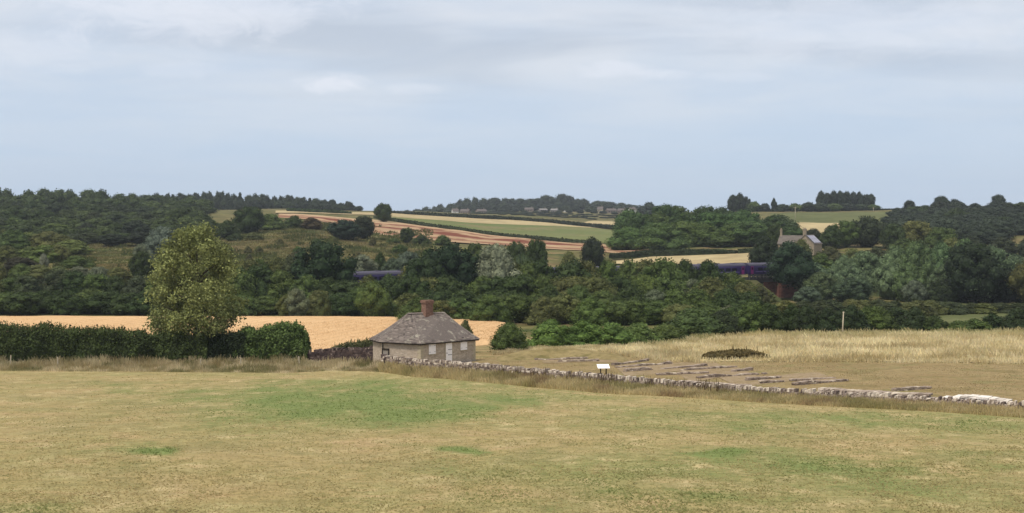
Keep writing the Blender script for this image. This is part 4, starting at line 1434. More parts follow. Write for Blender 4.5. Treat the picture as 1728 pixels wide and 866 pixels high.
pl = [A_, D_, E_, C_, B_]
eo = off(pl, ov)
R1, R2 = np.array([-11.35, 134.9]), np.array([-7.45, 136.2])
planes = [(eo[0], eo[1], R1 + ux * .55, R2), (eo[4], eo[0], R1, R1 + ux * .55), (eo[3], eo[4], R1, R1), (eo[1], eo[2], R2, R2), (eo[2], eo[3], R2, R1)]
ez = EAV - .10
m = MB()
rs = np.random.default_rng(9)
for (a, b, t1, t0) in [(p[0], p[1], p[2], p[3]) for p in planes]:
    N = 22
    for i in range(N):
        f0, f1 = i / N, (i + 1) / N
        g0, g1 = (i / N) ** 1.06, ((i + 1) / N) ** 1.06
        sag = lambda f: -.10 * math.sin(math.pi * f)
        L0, L1 = a + (t1 - a) * f0, a + (t1 - a) * f1
        M0, M1 = b + (t0 - b) * f0, b + (t0 - b) * f1
        z0, z1 = ez + (RDG - ez) * g0 + sag(f0), ez + (RDG - ez) * g1 + sag(f1)
        ln = np.linalg.norm(M0 - L0)
        wdt = .42 - .2 * f0
        ns = max(int(ln / wdt), 1)
        e = np.sort(np.concatenate([[0, 1], np.clip((np.arange(1, ns) + rs.uniform(-.3, .3, max(ns - 1, 0))) / ns, 0, 1)]))
        nrm = np.array([(M0 - L0)[1], -(M0 - L0)[0]])
        nrm = nrm / (np.linalg.norm(nrm) + 1e-9)
        if np.dot(nrm, (L0 + M0) / 2 - (R1 + R2) / 2) < 0: nrm = -nrm
        for q in range(len(e) - 1):
            th = rs.uniform(.035, .075)
            p0, p1 = L0 + (M0 - L0) * e[q], L0 + (M0 - L0) * e[q + 1]
            q0, q1 = L1 + (M1 - L1) * e[q], L1 + (M1 - L1) * e[q + 1]
            dz = rs.uniform(-.02, .015)
            o1 = nrm * rs.uniform(.02, .06)
            V = [(*(p0 + o1), z0 + th + dz), (*(p1 + o1), z0 + th + dz), (*q1, z1 + .03), (*q0, z1 + .03), (*(p0 + o1), z0 - .02 + dz), (*(p1 + o1), z0 - .02 + dz)]
            V = np.array(V) - HL
            m.add(V, [(0, 1, 2, 3), (4, 5, 1, 0)], np.clip(rs.normal(.5, .22), 0, 1))
# deck under the slates and the dark fascia strip painted as eave shade
deck = [(*p, ez - .05) for p in eo] + [(*R1, RDG - .1), (*(R1 + ux * .55), RDG - .1), (*R2, RDG - .1)]
deck = np.array(deck) - HL
m.add(deck, [(0, 1, 7, 6), (1, 2, 7), (2, 3, 5, 6, 7)[::1] if False else (2, 3, 5, 7), (3, 4, 5), (4, 0, 6, 5), (4, 3, 2, 1, 0)], .3)
roof = m.build('roof', M['slate'], house)
# hip and ridge tiles
m = MB()
for (p, q, z0, z1, n) in ((R1, R2, RDG, RDG, 12), (R1 + ux * .55, eo[0], RDG - .02, ez, 17), (R1, eo[4], RDG, ez, 16), (R1, eo[3], RDG, ez, 15), (R2, eo[1], RDG, ez, 17)):
    for i in range(n):
        f = (i + .5) / n
        c = p + (q - p) * f
        g = f if z0 == z1 else 1 - (1 - f) ** 1.06
        zz = z0 + (z1 - z0) * g + (.05 if z0 == z1 else .05 - .10 * math.sin(math.pi * f))
        a = np.array([*(p + (q - p) * (i / n)), 0])
        d = q - p
        ang = math.atan2(d[1], d[0])
        ln = np.linalg.norm(d) / n
        sl_ = (z1 - z0) / n
        hw = .11
        nx, ny = -d[1] / np.linalg.norm(d) * hw, d[0] / np.linalg.norm(d) * hw
        t0_, t1_ = c - d / n / 2, c + d / n / 2
        V = np.array([(t0_[0] - nx, t0_[1] - ny, zz - sl_ / 2 - .03), (t0_[0], t0_[1], zz - sl_ / 2 + .07), (t0_[0] + nx, t0_[1] + ny, zz - sl_ / 2 - .03),
                      (t1_[0] - nx, t1_[1] - ny, zz + sl_ / 2 - .05), (t1_[0], t1_[1], zz + sl_ / 2 + .05), (t1_[0] + nx, t1_[1] + ny, zz + sl_ / 2 - .05)]) - HL
        m.add(V, [(0, 1, 4, 3), (1, 2, 5, 4), (0, 2, 1), (3, 4, 5)], np.clip(rs.normal(.72, .2), 0, 1))
m.build('ridge_tiles', M['slate'], roof)
m = MB()
eb = off(pl, ov - .05)
for i in range(5):
    a, b = eb[i], eb[(i + 1) % 5]
    c = (a + b) / 2
    m.box((c[0] - HL[0], c[1] - HL[1], ez - CB - .10), (np.linalg.norm(b - a) - .02, .05, .09), math.atan2((b - a)[1], (b - a)[0]))
m.build('eaves_shade_strip', M['dark'], house)  # dark fascia line, its colour imitates the shade under the eaves
# chimney
cc = (R1 + R2) / 2 + ux * .13
ch_a = math.atan2(ux[1], ux[0])
m = MB()
zc0 = RDG - .35
nC = 19
for i in range(nC):
    z = zc0 + i * .095
    g = 0 if i < nC - 4 else (.05 if i < nC - 3 else (.10 if i < nC - 1 else .05))
    g += .04 if i < 4 else 0
    for (sx, sy, along) in ((1, 0, 0), (-1, 0, 0), (0, 1, 1), (0, -1, 1)):
        wx, wy = 1.00 / 2 + g, .82 / 2 + g
        L = (2 * wx if along else 2 * wy)
        nb = 5 if along else 4
        sh = (i % 2) * .5
        edges = [max(0, min(1, (k + sh) / nb)) for k in range(-1, nb + 1)]
        edges = sorted(set(edges))
        for e0, e1 in zip(edges[:-1], edges[1:]):
            u = (e0 + e1) / 2 * L - L / 2
            w = (e1 - e0) * L - .012
            lx, ly = (u, sy * (wy - .05)) if along else (sx * (wx - .05), u)
            sxz = (w, .098) if along else (.098, w - (.19 if False else 0))
            ca, sa = math.cos(ch_a), math.sin(ch_a)
            if not along and (e0 == 0 or e1 == 1):
                pass
            m.box((cc[0] - HL[0] + lx * ca - ly * sa, cc[1] - HL[1] + lx * sa + ly * ca, z - CB + .045), (sxz[0], sxz[1], .085), ch_a, np.clip(rs.normal(.5, .25), 0, 1), .02, rs)
chim = m.build('chimney', M['brick'], roof)
m = MB()
m.box((cc[0] - HL[0], cc[1] - HL[1], zc0 - CB + nC * .095 / 2 - .02), (.96, .76, nC * .095 - .06), ch_a)
m.build('mortar_core', M['mortar'], chim)


def on_front(u, z, w, h, d, mb, proud=0.0, tint=.5, base=A_, dirv=ux, nrm=nf):
    c = base + dirv * u + nrm * (d / 2 + proud)
    mb.box((c[0] - HL[0], c[1] - HL[1], z - CB), (w, d, h), math.atan2(dirv[1], dirv[0]), tint)


def u_at(px):
    """distance along the front wall of the point seen at photo column px"""
    k = (px - 864) / FPX
    return (k * A_[1] - A_[0]) / (ux[0] - k * ux[1])


def z_at(py, u):
    return zof(py, (A_ + ux * u)[1])


def shutter(px0, px1, py0, py1, nm):
    u0, u1 = u_at(px0), u_at(px1)
    uc = (u0 + u1) / 2
    z1, z0 = z_at(py0, uc), z_at(py1, uc)
    w, h, zc_ = u1 - u0, z1 - z0, (z0 + z1) / 2
    f = MB()
    on_front(uc, zc_ + h / 2 + .09, w + .35, .16, .06, f, .0, .8)           # stone lintel
    on_front(uc, zc_ - h / 2 - .04, w + .2, .08, .10, f, .0, .6)           # sill
    win = f.build('window', M['quoin'], house)
    s_ = MB()
    for q in range(2):
        for b in range(3):
            bw = w / 2 / 3
            on_front(uc + (q - .5) * w / 2 + (b - 1) * bw, zc_, bw - .008, h, .045, s_, .004 + .002 * (b % 2))
    sh = s_.build('shutter', M['white'], win)
    g = MB()
    for q in (-1, 1):
        for zz in (-.3, .3):
            on_front(uc + q * (w / 2 - w * .14), zc_ + zz * h, w * .22, .03, .012, g, .052)
    g.build('hinge', M['iron'], sh)


shutter(723.5, 735, 580, 597.5, 'window')
shutter(777, 788, 573.5, 590.5, 'window')
# door
u0, u1 = u_at(752), u_at(762.5)
uc = (u0 + u1) / 2
zt, zb_ = z_at(577, uc), z_at(611, uc)
zb_ = max(zb_, CB + .02)
m = MB()
for b in range(5):
    bw = (u1 - u0) / 5
    on_front(u0 + bw * (b + .5), (zt + zb_) / 2, bw - .01, zt - zb_, .05, m, .003 + .003 * (b % 2))
door = m.build('door', M['white'], house)
m = MB()
for fz in (.36, .62):
    on_front(uc + (u1 - u0) * .14, zb_ + (zt - zb_) * fz, (u1 - u0) * .62, .05, .014, m, .060)
m.build('hinge', M['iron'], door)
m = MB()
on_front(u0 + .12, zb_ + (zt - zb_) * .45, .05, .12, .05, m, .058)
m.build('handle', M['iron'], door)
m = MB()
on_front(u0 - .05, (zt + zb_) / 2, .08, zt - zb_, .05, m, .001, .7)
on_front(u1 + .05, (zt + zb_) / 2, .08, zt - zb_, .05, m, .001, .7)
on_front(uc, zt + .05, u1 - u0 + .26, .10, .055, m, .001, .7)
m.build('door_frame', M['quoin'], house)
# stone bench along the foot of the front wall
m = MB()
ub0, ub1 = u_at(764), u_at(801)
on_front((ub0 + ub1) / 2, CB + .12, ub1 - ub0, .36, .5, m, .002, .3)
m.build('step', M['slate'], house)


# low hatch in the west wall with dark frame and drainpipe
def ul_at(px):
    k = (px - 864) / FPX
    return (k * A_[1] - A_[0]) / (ul[0] - k * ul[1])


ua, ub = ul_at(657), ul_at(645)
um = (ua + ub) / 2
Ym = (A_ + ul * um)[1]
zt, zb_ = zof(588, Ym), zof(602, Ym)
m = MB()
for (du, dz, w, h) in ((0, (zt - zb_) / 2 - .08, abs(ub - ua), .16), (-abs(ub - ua) / 2 + .05, 0, .10, zt - zb_), (abs(ub - ua) / 2 - .05, 0, .10, zt - zb_)):
    on_front(um + du, (zt + zb_) / 2 + dz, w, h, .10, m, .002, .5, A_, ul, nl)
hat = m.build('hatch', M['dark'], house)
m = MB()
on_front(um, (zt + zb_) / 2 - .1, abs(ub - ua) - .2, zt - zb_ - .25, .04, m, .003, .5, A_, ul, nl)
m.build('panel', M['greyboard'], hat)
m = MB()
up_ = ul_at(646.5)
pb = A_ + ul * up_ + nl * .07
m.tube([(pb[0] - HL[0], pb[1] - HL[1], EAV - CB - .1), (pb[0] - HL[0], pb[1] - HL[1], zt - CB)], .05, 8)
m.build('drainpipe', M['iron'], house, True)

# ------------------------------------------------------------------ dry stone walls
M['wallstone'] = m_stone('wall_stone', (.13, .10, .088), (.31, .25, .21), (.60, .525, .44), 2.2)
M['darkwall'] = m_stone('dark_wall_stone', (.050, .036, .036), (.110, .080, .074), (.34, .28, .24), 2.0, tw=.8)
M['ruin'] = m_stone('ruin_stone', (.18, .14, .115), (.335, .270, .222), (.52, .45, .365), 1.8)
M['palecap'] = m_stone('pale_capping', (.50, .45, .40), (.64, .59, .53), (.74, .70, .66), 2.5, .3)


def stone_wall(name, P, thick, mat, label, cat, seed, course=.17, slen=.34, coping=True, ragged=.0, group=None, capt=.85, bodyt=.42, gap=0.0, parent=None):
    """P = [(X, Y, ztop, zbottom)] ; one wall of single stones, with a coping of stones set on edge"""
    r = np.random.default_rng(seed)
    P = np.array(P, float)
    seg = np.linalg.norm(np.diff(P[:, :2], axis=0), axis=1)
    S_ = np.concatenate([[0], np.cumsum(seg)])
    L = S_[-1]
    m = MB()

    def at(s):
        v = [np.interp(s, S_, P[:, k]) for k in range(4)]
        dx = np.interp(s + .3, S_, P[:, 0]) - np.interp(s - .3, S_, P[:, 0])
        dy = np.interp(s + .3, S_, P[:, 1]) - np.interp(s - .3, S_, P[:, 1])
        return v, math.atan2(dy, dx)
    hmax = float(np.max(P[:, 2] - P[:, 3]))
    nc = max(int(math.ceil(hmax / course)), 1)
    cop = .2 if coping else 0
    for c in range(nc):
        s = -r.uniform(0, slen)
        while s < L:
            ln = slen * r.uniform(.6, 1.6)
            (x, y, zt, zb), a = at(np.clip(s + ln / 2, 0, L))
            rag = ragged * (fbm(np.array([s / 1.7]), np.array([seed * 1.7]), seed)[0] - .3) if ragged else 0
            z = zt - cop - rag - (c + .5) * course
            if z > zb - course and (not gap or fbm(np.array([s / 2.2]), np.array([seed * 3.1]), seed, 2)[0] > gap):
                w = thick * (1 + .12 * c / nc) * r.uniform(.9, 1.08)
                m.box((x, y, z), (ln * .96, w, course * .94), a + r.normal(0, .03), np.clip(r.normal(bodyt, .22), 0, 1), .10, r)
            s += ln
    if coping:
        s = 0
        while s < L:
            ln = r.uniform(.09, .24)
            (x, y, zt, zb), a = at(s + ln / 2)
            h = cop * r.uniform(.6, 1.6) - .22 * max(0, fbm(np.array([s / 2.6]), np.array([seed * .7]), seed + 3)[0] - .5)
            if r.random() < .88 and h > .04:
                m.box((x + r.normal(0, .02), y + r.normal(0, .02), zt - cop + h / 2), (ln * .9, thick * r.uniform(.75, 1.0), h), a + r.normal(0, .08), np.clip(r.normal(capt, .34), 0, 1), .2, r)
            s += ln
    return tag(m.build(name, mat, parent), label, cat, group)


def wp(px, py, Y, h=None):
    g = float(ground(px, Y))
    zt = zof(py, Y)
    return (xof(px, Y), Y, zt, g - .25)


stone_wall('dry_stone_wall', [wp(p, t, y) for p, t, y in WALL], .5, M['wallstone'], 'long low dry stone wall with pale upright coping stones beside the ruins', 'wall', 21, capt=.72)
stone_wall('dry_stone_wall', [wp(519, 592, 141), wp(560, 588.5, 140.4), wp(600, 587, 139), wp(640, 585.5, 136.5)], .5, M['darkwall'], 'dark purplish stone wall joining the west side of the cottage', 'wall', 22, coping=True, capt=.5, bodyt=.35)
stone_wall('dry_stone_wall', [wp(652, 600.5, 128.0), wp(648, 598, 131.5), wp(646, 597, 133.2)], .5, M['darkwall'], 'short stone wall return meeting the cottage by the low hatch', 'wall', 23, ragged=.3, coping=False)

# ------------------------------------------------------------------ villa ruins: consolidated low walls on the lawn
RUINS = [((905, 609, 990, 607.5), 'long thin ruin wall line at the back of the lawn behind the board'),
         ((930, 612, 1010, 611), 'low ruin wall behind the white information board'),
         ((1035, 618, 1092, 610.5), 'ruin wall running back from the information board'),
         ((1040, 622, 1130, 616), 'second ruin wall east of the information board'),
         ((1055, 629, 1190, 619.5), 'longest slanting ruin wall east of the board'),
         ((1110, 635, 1192, 632), 'short level ruin wall close to the boundary wall'),
         ((1150, 627, 1240, 621.5), 'ruin wall ending among the brown grass east of the board'),
         ((1180, 640, 1290, 633), 'slanting ruin wall in the middle of the ruins'),
         ((1238, 629, 1268, 626.5), 'small isolated ruin wall by the mown lawn edge'),
         ((1262, 644, 1362, 636), 'ruin wall north of the raised rubble block'),
         ((1285, 649, 1405, 640), 'ruin wall crossing behind the raised rubble block'),
         ((1340, 652, 1442, 643.5), 'easternmost long ruin wall before the bare lawn'),
         ((1500, 663, 1566, 657.5), 'thin detached ruin wall beside the pale capped wall')]
for i, ((x0, y0, x1, y1), lab) in enumerate(RUINS):
    Pn = []
    for f in np.linspace(0, 1, 5):
        px, py = x0 + (x1 - x0) * f, y0 + (y1 - y0) * f
        y = yhit(px, py, float(wallY(px)) + 1.2, 178)
        g = float(ground(px, y)) + .08
        Pn.append((xof(px, y), y, g + .12 + .26 * vnoise(np.array([px / 9.]), np.array([i * 3.3]), 5)[0], g - .08))
    stone_wall('ruin_wall', Pn, .42, M['ruin'], lab, 'ruin', 40 + i, .12, .30, False, .25, 'low ruin walls of the old villa', bodyt=.42, gap=.31)
stone_wall('ruin_wall', [(*[xof(p, wallY(p) + 1.3), float(wallY(p)) + 1.3], float(ground(p, wallY(p) + 1.3)) + h, float(ground(p, wallY(p) + 1.3)) - .1) for p, h in ((1268, .35), (1285, .65), (1310, .75), (1345, .6), (1380, .5))], 1.3, M['wallstone'], 'raised rubble block of ruin stones hard behind the boundary wall', 'ruin', 60, .17, .36, False, .5, 'low ruin walls of the old villa', bodyt=.6)
stone_wall('ruin_wall', [(*[xof(p, wallY(p) + 1.1), float(wallY(p)) + 1.1], zof(t, wallY(p) + 1.1), float(ground(p, wallY(p) + 1.1)) - .1) for p, t in ((1598, 670.5), (1615, 667.5), (1642, 667), (1668, 669.5), (1698, 674.5))], 1.0, M['palecap'], 'low curved ruin wall with smooth whitish capping', 'ruin', 61, .16, .6, False, 0, bodyt=.6)
stone_wall('ruin_wall', [(xof(p, wallY(p) + 2.2), float(wallY(p)) + 2.2, float(zof(t, wallY(p) + 2.2)), float(ground(p, wallY(p) + 2.2)) - .1) for p, t in ((1150, 641), (1200, 643.5), (1262, 648.5))], .6, M['ruin'], 'low broken ruin wall running right behind the boundary wall under the board', 'ruin', 62, .13, .3, False, .25, 'low ruin walls of the old villa', bodyt=.6, gap=.30)
stone_wall('ruin_wall', [(xof(p, wallY(p) + 2.0), float(wallY(p)) + 2.0, float(zof(t, wallY(p) + 2.0)), float(ground(p, wallY(p) + 2.0)) - .1) for p, t in ((1388, 654), (1440, 656), (1500, 659.5), (1568, 662))], .8, M['ruin'], 'long broken ruin wall hard behind the boundary wall toward its pale capped end', 'ruin', 63, .14, .32, False, .25, 'low ruin walls of the old villa', bodyt=.6, gap=.28)
# gravel room floors between the ruin walls
def ruin_floor():
    V, Q = [], []
    for (x0, y0, x1, y1, w) in ((1045, 627, 1215, 617, 11), (1150, 637, 1260, 628, 9), (1225, 645, 1400, 637, 7.5), (915, 610.5, 1040, 609, 5.0)):
        for k in range(12):
            f0, f1 = k / 12, (k + 1) / 12
            b = len(V)
            for f in (f0, f1):
                px, py = x0 + (x1 - x0) * f, y0 + (y1 - y0) * f
                y = yhit(px, py, float(wallY(px)) + 1, 175)
                for s_ in (-.5, .5):
                    yy = y + s_ * w * (1 + .2 * math.sin(f * 9))
                    V.append((xof(px, y), yy, float(gz(xof(px, y), yy)) + .10))
            Q.append((b, b + 2, b + 3, b + 1))
    me = mesh_np('ruin_gravel', np.array(V), np.array(Q))
    o = obj('ruin_gravel', me, M['track'])
    o['kind'] = 'structure'


ruin_floor()


# turf bank behind the ruins
def mound():
    n, k = 60, 16
    px = np.linspace(838, 1055, n)
    X, Yg, Z = np.zeros((n, k)), np.zeros((n, k)), np.zeros((n, k))
    for i, p in enumerate(px):
        yc = np.interp(p, [838, 900, 1000, 1055], [137, 139, 138, 136])
        hgt = .95 * math.sin(math.pi * (p - 838) / 217) ** .6
        for j in range(k):
            f = j / (k - 1) * 2 - 1
            y = yc + f * 4.5
            X[i, j], Yg[i, j] = xof(p, yc), y
            Z[i, j] = float(gz(X[i, j], y)) + .08 + hgt * (math.cos(f * math.pi) * .5 + .5) * (.85 + .3 * vnoise(np.array([p / 21.]), np.array([1.0]), 2)[0])
    grid_obj('earth_bank', X, Yg, Z, M['verge'])


mound()

# information board
bx, bY = xof(1019, 113.5), 113.5
bz = float(ground(1019, bY)) + .08
board = thing('information_board', 'white slanted information board on two dark legs among the ruins', 'sign', (bx, bY, bz), R(6))
m = MB()
hwid, dep = .56, .62
pts = np.array([(-hwid, -.05, .74), (hwid, -.05, .74), (hwid, dep, 1.04), (-hwid, dep, 1.04)])
nrm = np.cross(pts[1] - pts[0], pts[3] - pts[0])
nrm = nrm / np.linalg.norm(nrm)
m.add(np.concatenate([pts, pts - nrm * .035]), [(0, 1, 2, 3), (7, 6, 5, 4), (0, 4, 5, 1), (1, 5, 6, 2), (2, 6, 7, 3), (3, 7, 4, 0)])
pan = m.build('panel', M['white'], board)
M['print'] = m_plain('pale_print', (.62, .60, .66), .6, .3, .3, 9)
m = MB()
for (u0, u1, v0, v1) in ((-.40, .1, .62, .74), (-.40, -.05, .18, .50), (.02, .40, .18, .56)):
    q = [pts[0] + (pts[1] - pts[0]) * (.5 + u / (2 * hwid)) + (pts[3] - pts[0]) * v + nrm * .004 for (u, v) in ((u0, v0), (u1, v0), (u1, v1), (u0, v1))]
    m.add(q, [(0, 1, 2, 3)])
m.build('print', M['print'], pan)
for s_ in (-1, 1):
    m = MB()
    m.box((s_ * .26, .25, .38), (.10, .10, .94), 0)
    m.build('leg', M['dark'], board)

# pole in the tall grass, fence posts in the rough grass by the hedge
M['oldwood'] = m_plain('weathered_wood', (.42, .37, .28), .85, .15, .3, 4)
pY = 171.0
pz = float(ground(1422, pY))
m = MB()
m.tube([(0, 0, -.3), (.06, 0, 1.6), (.16, 0, zof(526, pY) - pz)], [.10, .09, .075], 10)
m.box((.16, 0, zof(526, pY) - pz - .1), (.3, .06, .07))
o = m.build('pole', M['oldwood'], None, True)
o.location = (xof(1421.5, pY), pY, pz)
tag(o, 'slim pale leaning wooden pole standing in the tall pale grass', 'pole')
PL = ['pale fence post in rough grass at the west end of the hedge', 'thin fence post in rough grass before the dark hedge', 'weathered fence post near the bush edge of the tall tree', 'short post beside the hedge gap below the tall tree', 'leaning post in rough grass near the stone wall']
for i, (p, t, b) in enumerate(((17, 600, 613), (98, 603, 613), (407, 604, 615), (338, 606, 614), (505, 602, 614))):
    y = 135.0
    m = MB()
    g = float(ground(p, y))
    h = zof(t, y) - g
    m.box((0, 0, h / 2 - .1), (.13, .13, h + .2), .3, .5, .05)
    m.box((0, 0, h + .02), (.10, .10, .05), .3, .5, .0, None, .5)
    o = m.build('fence_post', M['oldwood'])
    o.location = (xof(p, y), y, g)
    o.rotation_euler = (R(TR.uniform(-3, 3)), R(TR.uniform(-4, 4)), 0)
    tag(o, PL[i], 'post', 'posts along the hedge')

# ------------------------------------------------------------------ railway
T1, T2 = np.array([-27.0, 270.0]), np.array([60.7, 320.0])
TL = np.linalg.norm(T2 - T1)
td = (T2 - T1) / TL
tn = np.array([td[1], -td[0]])                # towards the viewer
RZ = ZC - 15.2
ta = math.atan2(td[1], td[0])


def tp(s, o=0.0):
    """point on the line, s metres along and o towards the viewer; it bends west of the cottage"""
    k = max(s, 0)
    b = min(s, 0)
    return T1 + td * k + np.array([.995, .10]) * b + (tn if s > -8 else np.array([.10, -.995])) * o


M['embank'] = m_field('embankment_grass', [(.055, .066, .026), (.08, .078, .034)], .1, 1)
M['redbrick'] = m_tint('bridge_brick', (.235, .105, .082), (.32, .165, .13), .9, .1, [((.15, .08, .065), .5, .5, .65, .7), ((.26, .19, .15), .9, .56, .7, .5)])


def embankment(s0, s1, name):
    ss = np.arange(s0, s1 + .1, (s1 - s0) / 40)
    oo = np.array([-16, -9, -4, -2, 2, 4, 9, 14])
    X, Yg, Z = (np.zeros((len(ss), len(oo))) for _ in range(3))
    for i, s_ in enumerate(ss):
        for j, o_ in enumerate(oo):
            p = tp(s_, o_)
            X[i, j], Yg[i, j] = p
            g = float(gz(p[0], p[1]))
            k = np.interp(abs(o_), [4, 14], [1, 0])
            Z[i, j] = max(g - .6 if k == 0 else g + .05, g * (1 - k) + (RZ - .45) * k) if abs(o_) > 4 else max(RZ - .45, g - 9)
    grid_obj(name, X, Yg, Z, M['embank'])


BS0, BS1 = TL * 1.0, TL * 1.085
embankment(-110, BS0, 'railway_embankment')
embankment(BS1 + .5, 230, 'railway_embankment')

# bridge
br = thing('railway_bridge', 'red brick railway bridge with dark girder under the purple train', 'bridge', (*tp((BS0 + BS1) / 2), 0))
BL_ = np.array([*tp((BS0 + BS1) / 2), 0])
bl = lambda s_, o_: tp(s_, o_) - BL_[:2]
m = MB()
for o_ in (-2.6, 2.6):
    c = bl((BS0 + BS1) / 2, o_)
    m.box((c[0], c[1], RZ - .55), (BS1 - BS0 + 1.6, .35, 1.0), ta)
    m.box((c[0], c[1], RZ - .03), (BS1 - BS0 + 1.8, .55, .05), ta)
    for k in range(9):
        c2 = bl(BS0 + (k + .5) * (BS1 - BS0) / 9, o_ + .21)
        m.box((c2[0], c2[1], RZ - .55), (.06, .06, .95), ta)
c = bl((BS0 + BS1) / 2, 0)
m.box((c[0], c[1], RZ - .75), (BS1 - BS0 + 1.2, 4.8, .35), ta)
M['girder'] = m_plain('girder_paint', (.055, .05, .055), .6, .3)
m.build('girder', M['girder'], br)
m = MB()
for k in range(24):
    c2 = bl(BS0 - 14 + k * (BS1 - BS0 + 18) / 23, 2.75)
    m.box((c2[0], c2[1], RZ + .35), (.05, .05, 1.0), ta)
for z in (.35, .82):
    c2 = bl(BS0 - 14 + (BS1 - BS0 + 18) / 2, 2.75)
    m.box((c2[0], c2[1], RZ + z), (BS1 - BS0 + 18, .05, .05), ta)
M['rail_grey'] = m_plain('grey_rail_paint', (.24, .23, .24), .6, .3)
m.build('railing', M['rail_grey'], br)


def bricks(m, a, b, z0, z1f, th, r, course=.30, bl_=.9):
    """brick face from a to b (plan), top height given by z1f(fraction)"""
    L = np.linalg.norm(b - a)
    ang = math.atan2((b - a)[1], (b - a)[0])
    z, i = z0, 0
    while z < max(z1f(0), z1f(1)):
        s_ = -(i % 2) * bl_ / 2
        while s_ < L:
            e0, e1 = max(s_, 0), min(s_ + bl_, L)
            f = (e0 + e1) / 2 / L
            if e1 - e0 > .05 and z + course * .5 < z1f(f):
                c_ = a + (b - a) * f
                m.box((c_[0], c_[1], z + course / 2), (e1 - e0 - .01, th, course - .01), ang, np.clip(r.normal(.5, .25), 0, 1), .008, r)
            s_ += bl_
        z += course
        i += 1


rb = np.random.default_rng(2)
for nm, s0, sgn in (('abutment', BS1, 1), ('abutment', BS0, -1)):
    gz0 = float(gz(*tp(s0, 3))) - .6
    m = MB()
    bricks(m, bl(s0, 2.9), bl(s0, -2.9), gz0, lambda f: RZ - .95, .6, rb)
    w0 = bl(s0 + sgn * .1, 2.9)
    w1 = bl(s0 + sgn * 5.5, 7.2)
    bricks(m, w0, w1, gz0, lambda f: RZ - .6 - f * 3.4, .6, rb)
    m.build(nm, M['redbrick'], br)

# train: purple coaches
M['navy'] = m_tint('purple_livery', (.020, .012, .075), (.026, .016, .095), .35, .5)
M['trainroof'] = m_tint('train_roof', (.055, .052, .085), (.075, .070, .105), .6, .3)
M['trainglass'] = m_plain('train_glass', (.006, .005, .018), .35, .25, .1)
M['pinkdoor'] = m_plain('pink_door', (.20, .02, .14), .4, .4, .1)
M['bogie'] = m_plain('running_gear', (.045, .045, .05), .7, .3, .4)
M['lilac'] = m_plain('lilac_stripe', (.16, .12, .32), .4, .4, .1)
CL = 22.6


def coach():
    root = thing('train_coach', '', 'train coach', (0, 0, 0))
    # body profile
    prof_ = [(-1.36, .95), (-1.40, 1.6), (-1.38, 2.6), (-1.25, 3.25), (1.25, 3.25), (1.38, 2.6), (1.40, 1.6), (1.36, .95)]
    m = MB()
    n = len(prof_)
    V = [(x * CL / 2 * .985, a, b) for x in (-1, 1) for a, b in prof_]
    m.add(V, [tuple(range(n))[::-1], tuple(range(n, 2 * n))] + [(i, (i + 1) % n, n + (i + 1) % n, n + i) for i in range(n)], .5)
    m.build('body', M['navy'], root)
    rf = [(-1.30, 3.18), (-1.12, 3.55), (-.6, 3.80), (0, 3.87), (.6, 3.80), (1.12, 3.55), (1.30, 3.18)]
    m = MB()
    n = len(rf)
    V = [(x * CL / 2 * .985, a, b) for x in (-1, 1) for a, b in rf]
    m.add(V, [tuple(range(n))[::-1], tuple(range(n, 2 * n))] + [(i, i + 1, n + i + 1, n + i) for i in range(n - 1)], .5)
    for k in range(4):
        m.box((-8 + k * 5.3, 0, 3.9), (1.3, .8, .14))
    m.build('roof', M['trainroof'], root)
    for s_ in (-1, 1):
        for k in range(8):
            m = MB()
            m.box((-7.35 + k * 2.1, s_ * 1.405, 2.3), (1.55, .03, .8))
            m.build('window', M['trainglass'], root)
        m = MB()
        for (xa, xb) in ((-9.0, 9.0),):
            m.box(((xa + xb) / 2, s_ * 1.412, 1.62), (xb - xa, .02, .13))
        m.build('stripe', M['lilac'], root)
        for x in (-10.1, 10.1):
            m = MB()
            m.box((x, s_ * 1.41, 2.05), (.85, .03, 2.0))
            d = m.build('door', M['pinkdoor'], root)
            m = MB()
            m.box((x, s_ * 1.428, 2.45), (.45, .014, .65))
            m.build('pane', M['trainglass'], d)
    for x in (-7.9, 7.9):
        m = MB()
        m.box((x, 0, .62), (3.2, 2.1, .35))
        for dx in (-1.3, 1.3):
            for s_ in (-.75, .75):
                m.tube([(x + dx, s_ - .06, .46), (x + dx, s_ + .06, .46)], .46, 14)
        m.build('bogie', M['bogie'], root)
    m = MB()
    m.box((0, 0, .62), (12.0, 2.3, .66))
    m.build('underframe', M['bogie'], root)
    return root


def copy_tree(o, parent=None):
    c = o.copy()
    COL.objects.link(c)
    c.parent = parent
    for k in list(o.children):
        copy_tree(k, c)
    return c


c0 = coach()
TLAB = ['purple train coach whose dark roof shows beside the big dark tree', 'purple train coach hidden behind the large very dark tree', 'purple train coach hidden behind the central tree belt', 'purple train coach hidden behind the olive trees of the belt', 'purple train coach with its grey roof along the straw field', 'purple train coach with pink doors on the brick bridge']
TS = [-18.9 + 11.3 + k * 23.3 - 16 for k in range(6)]
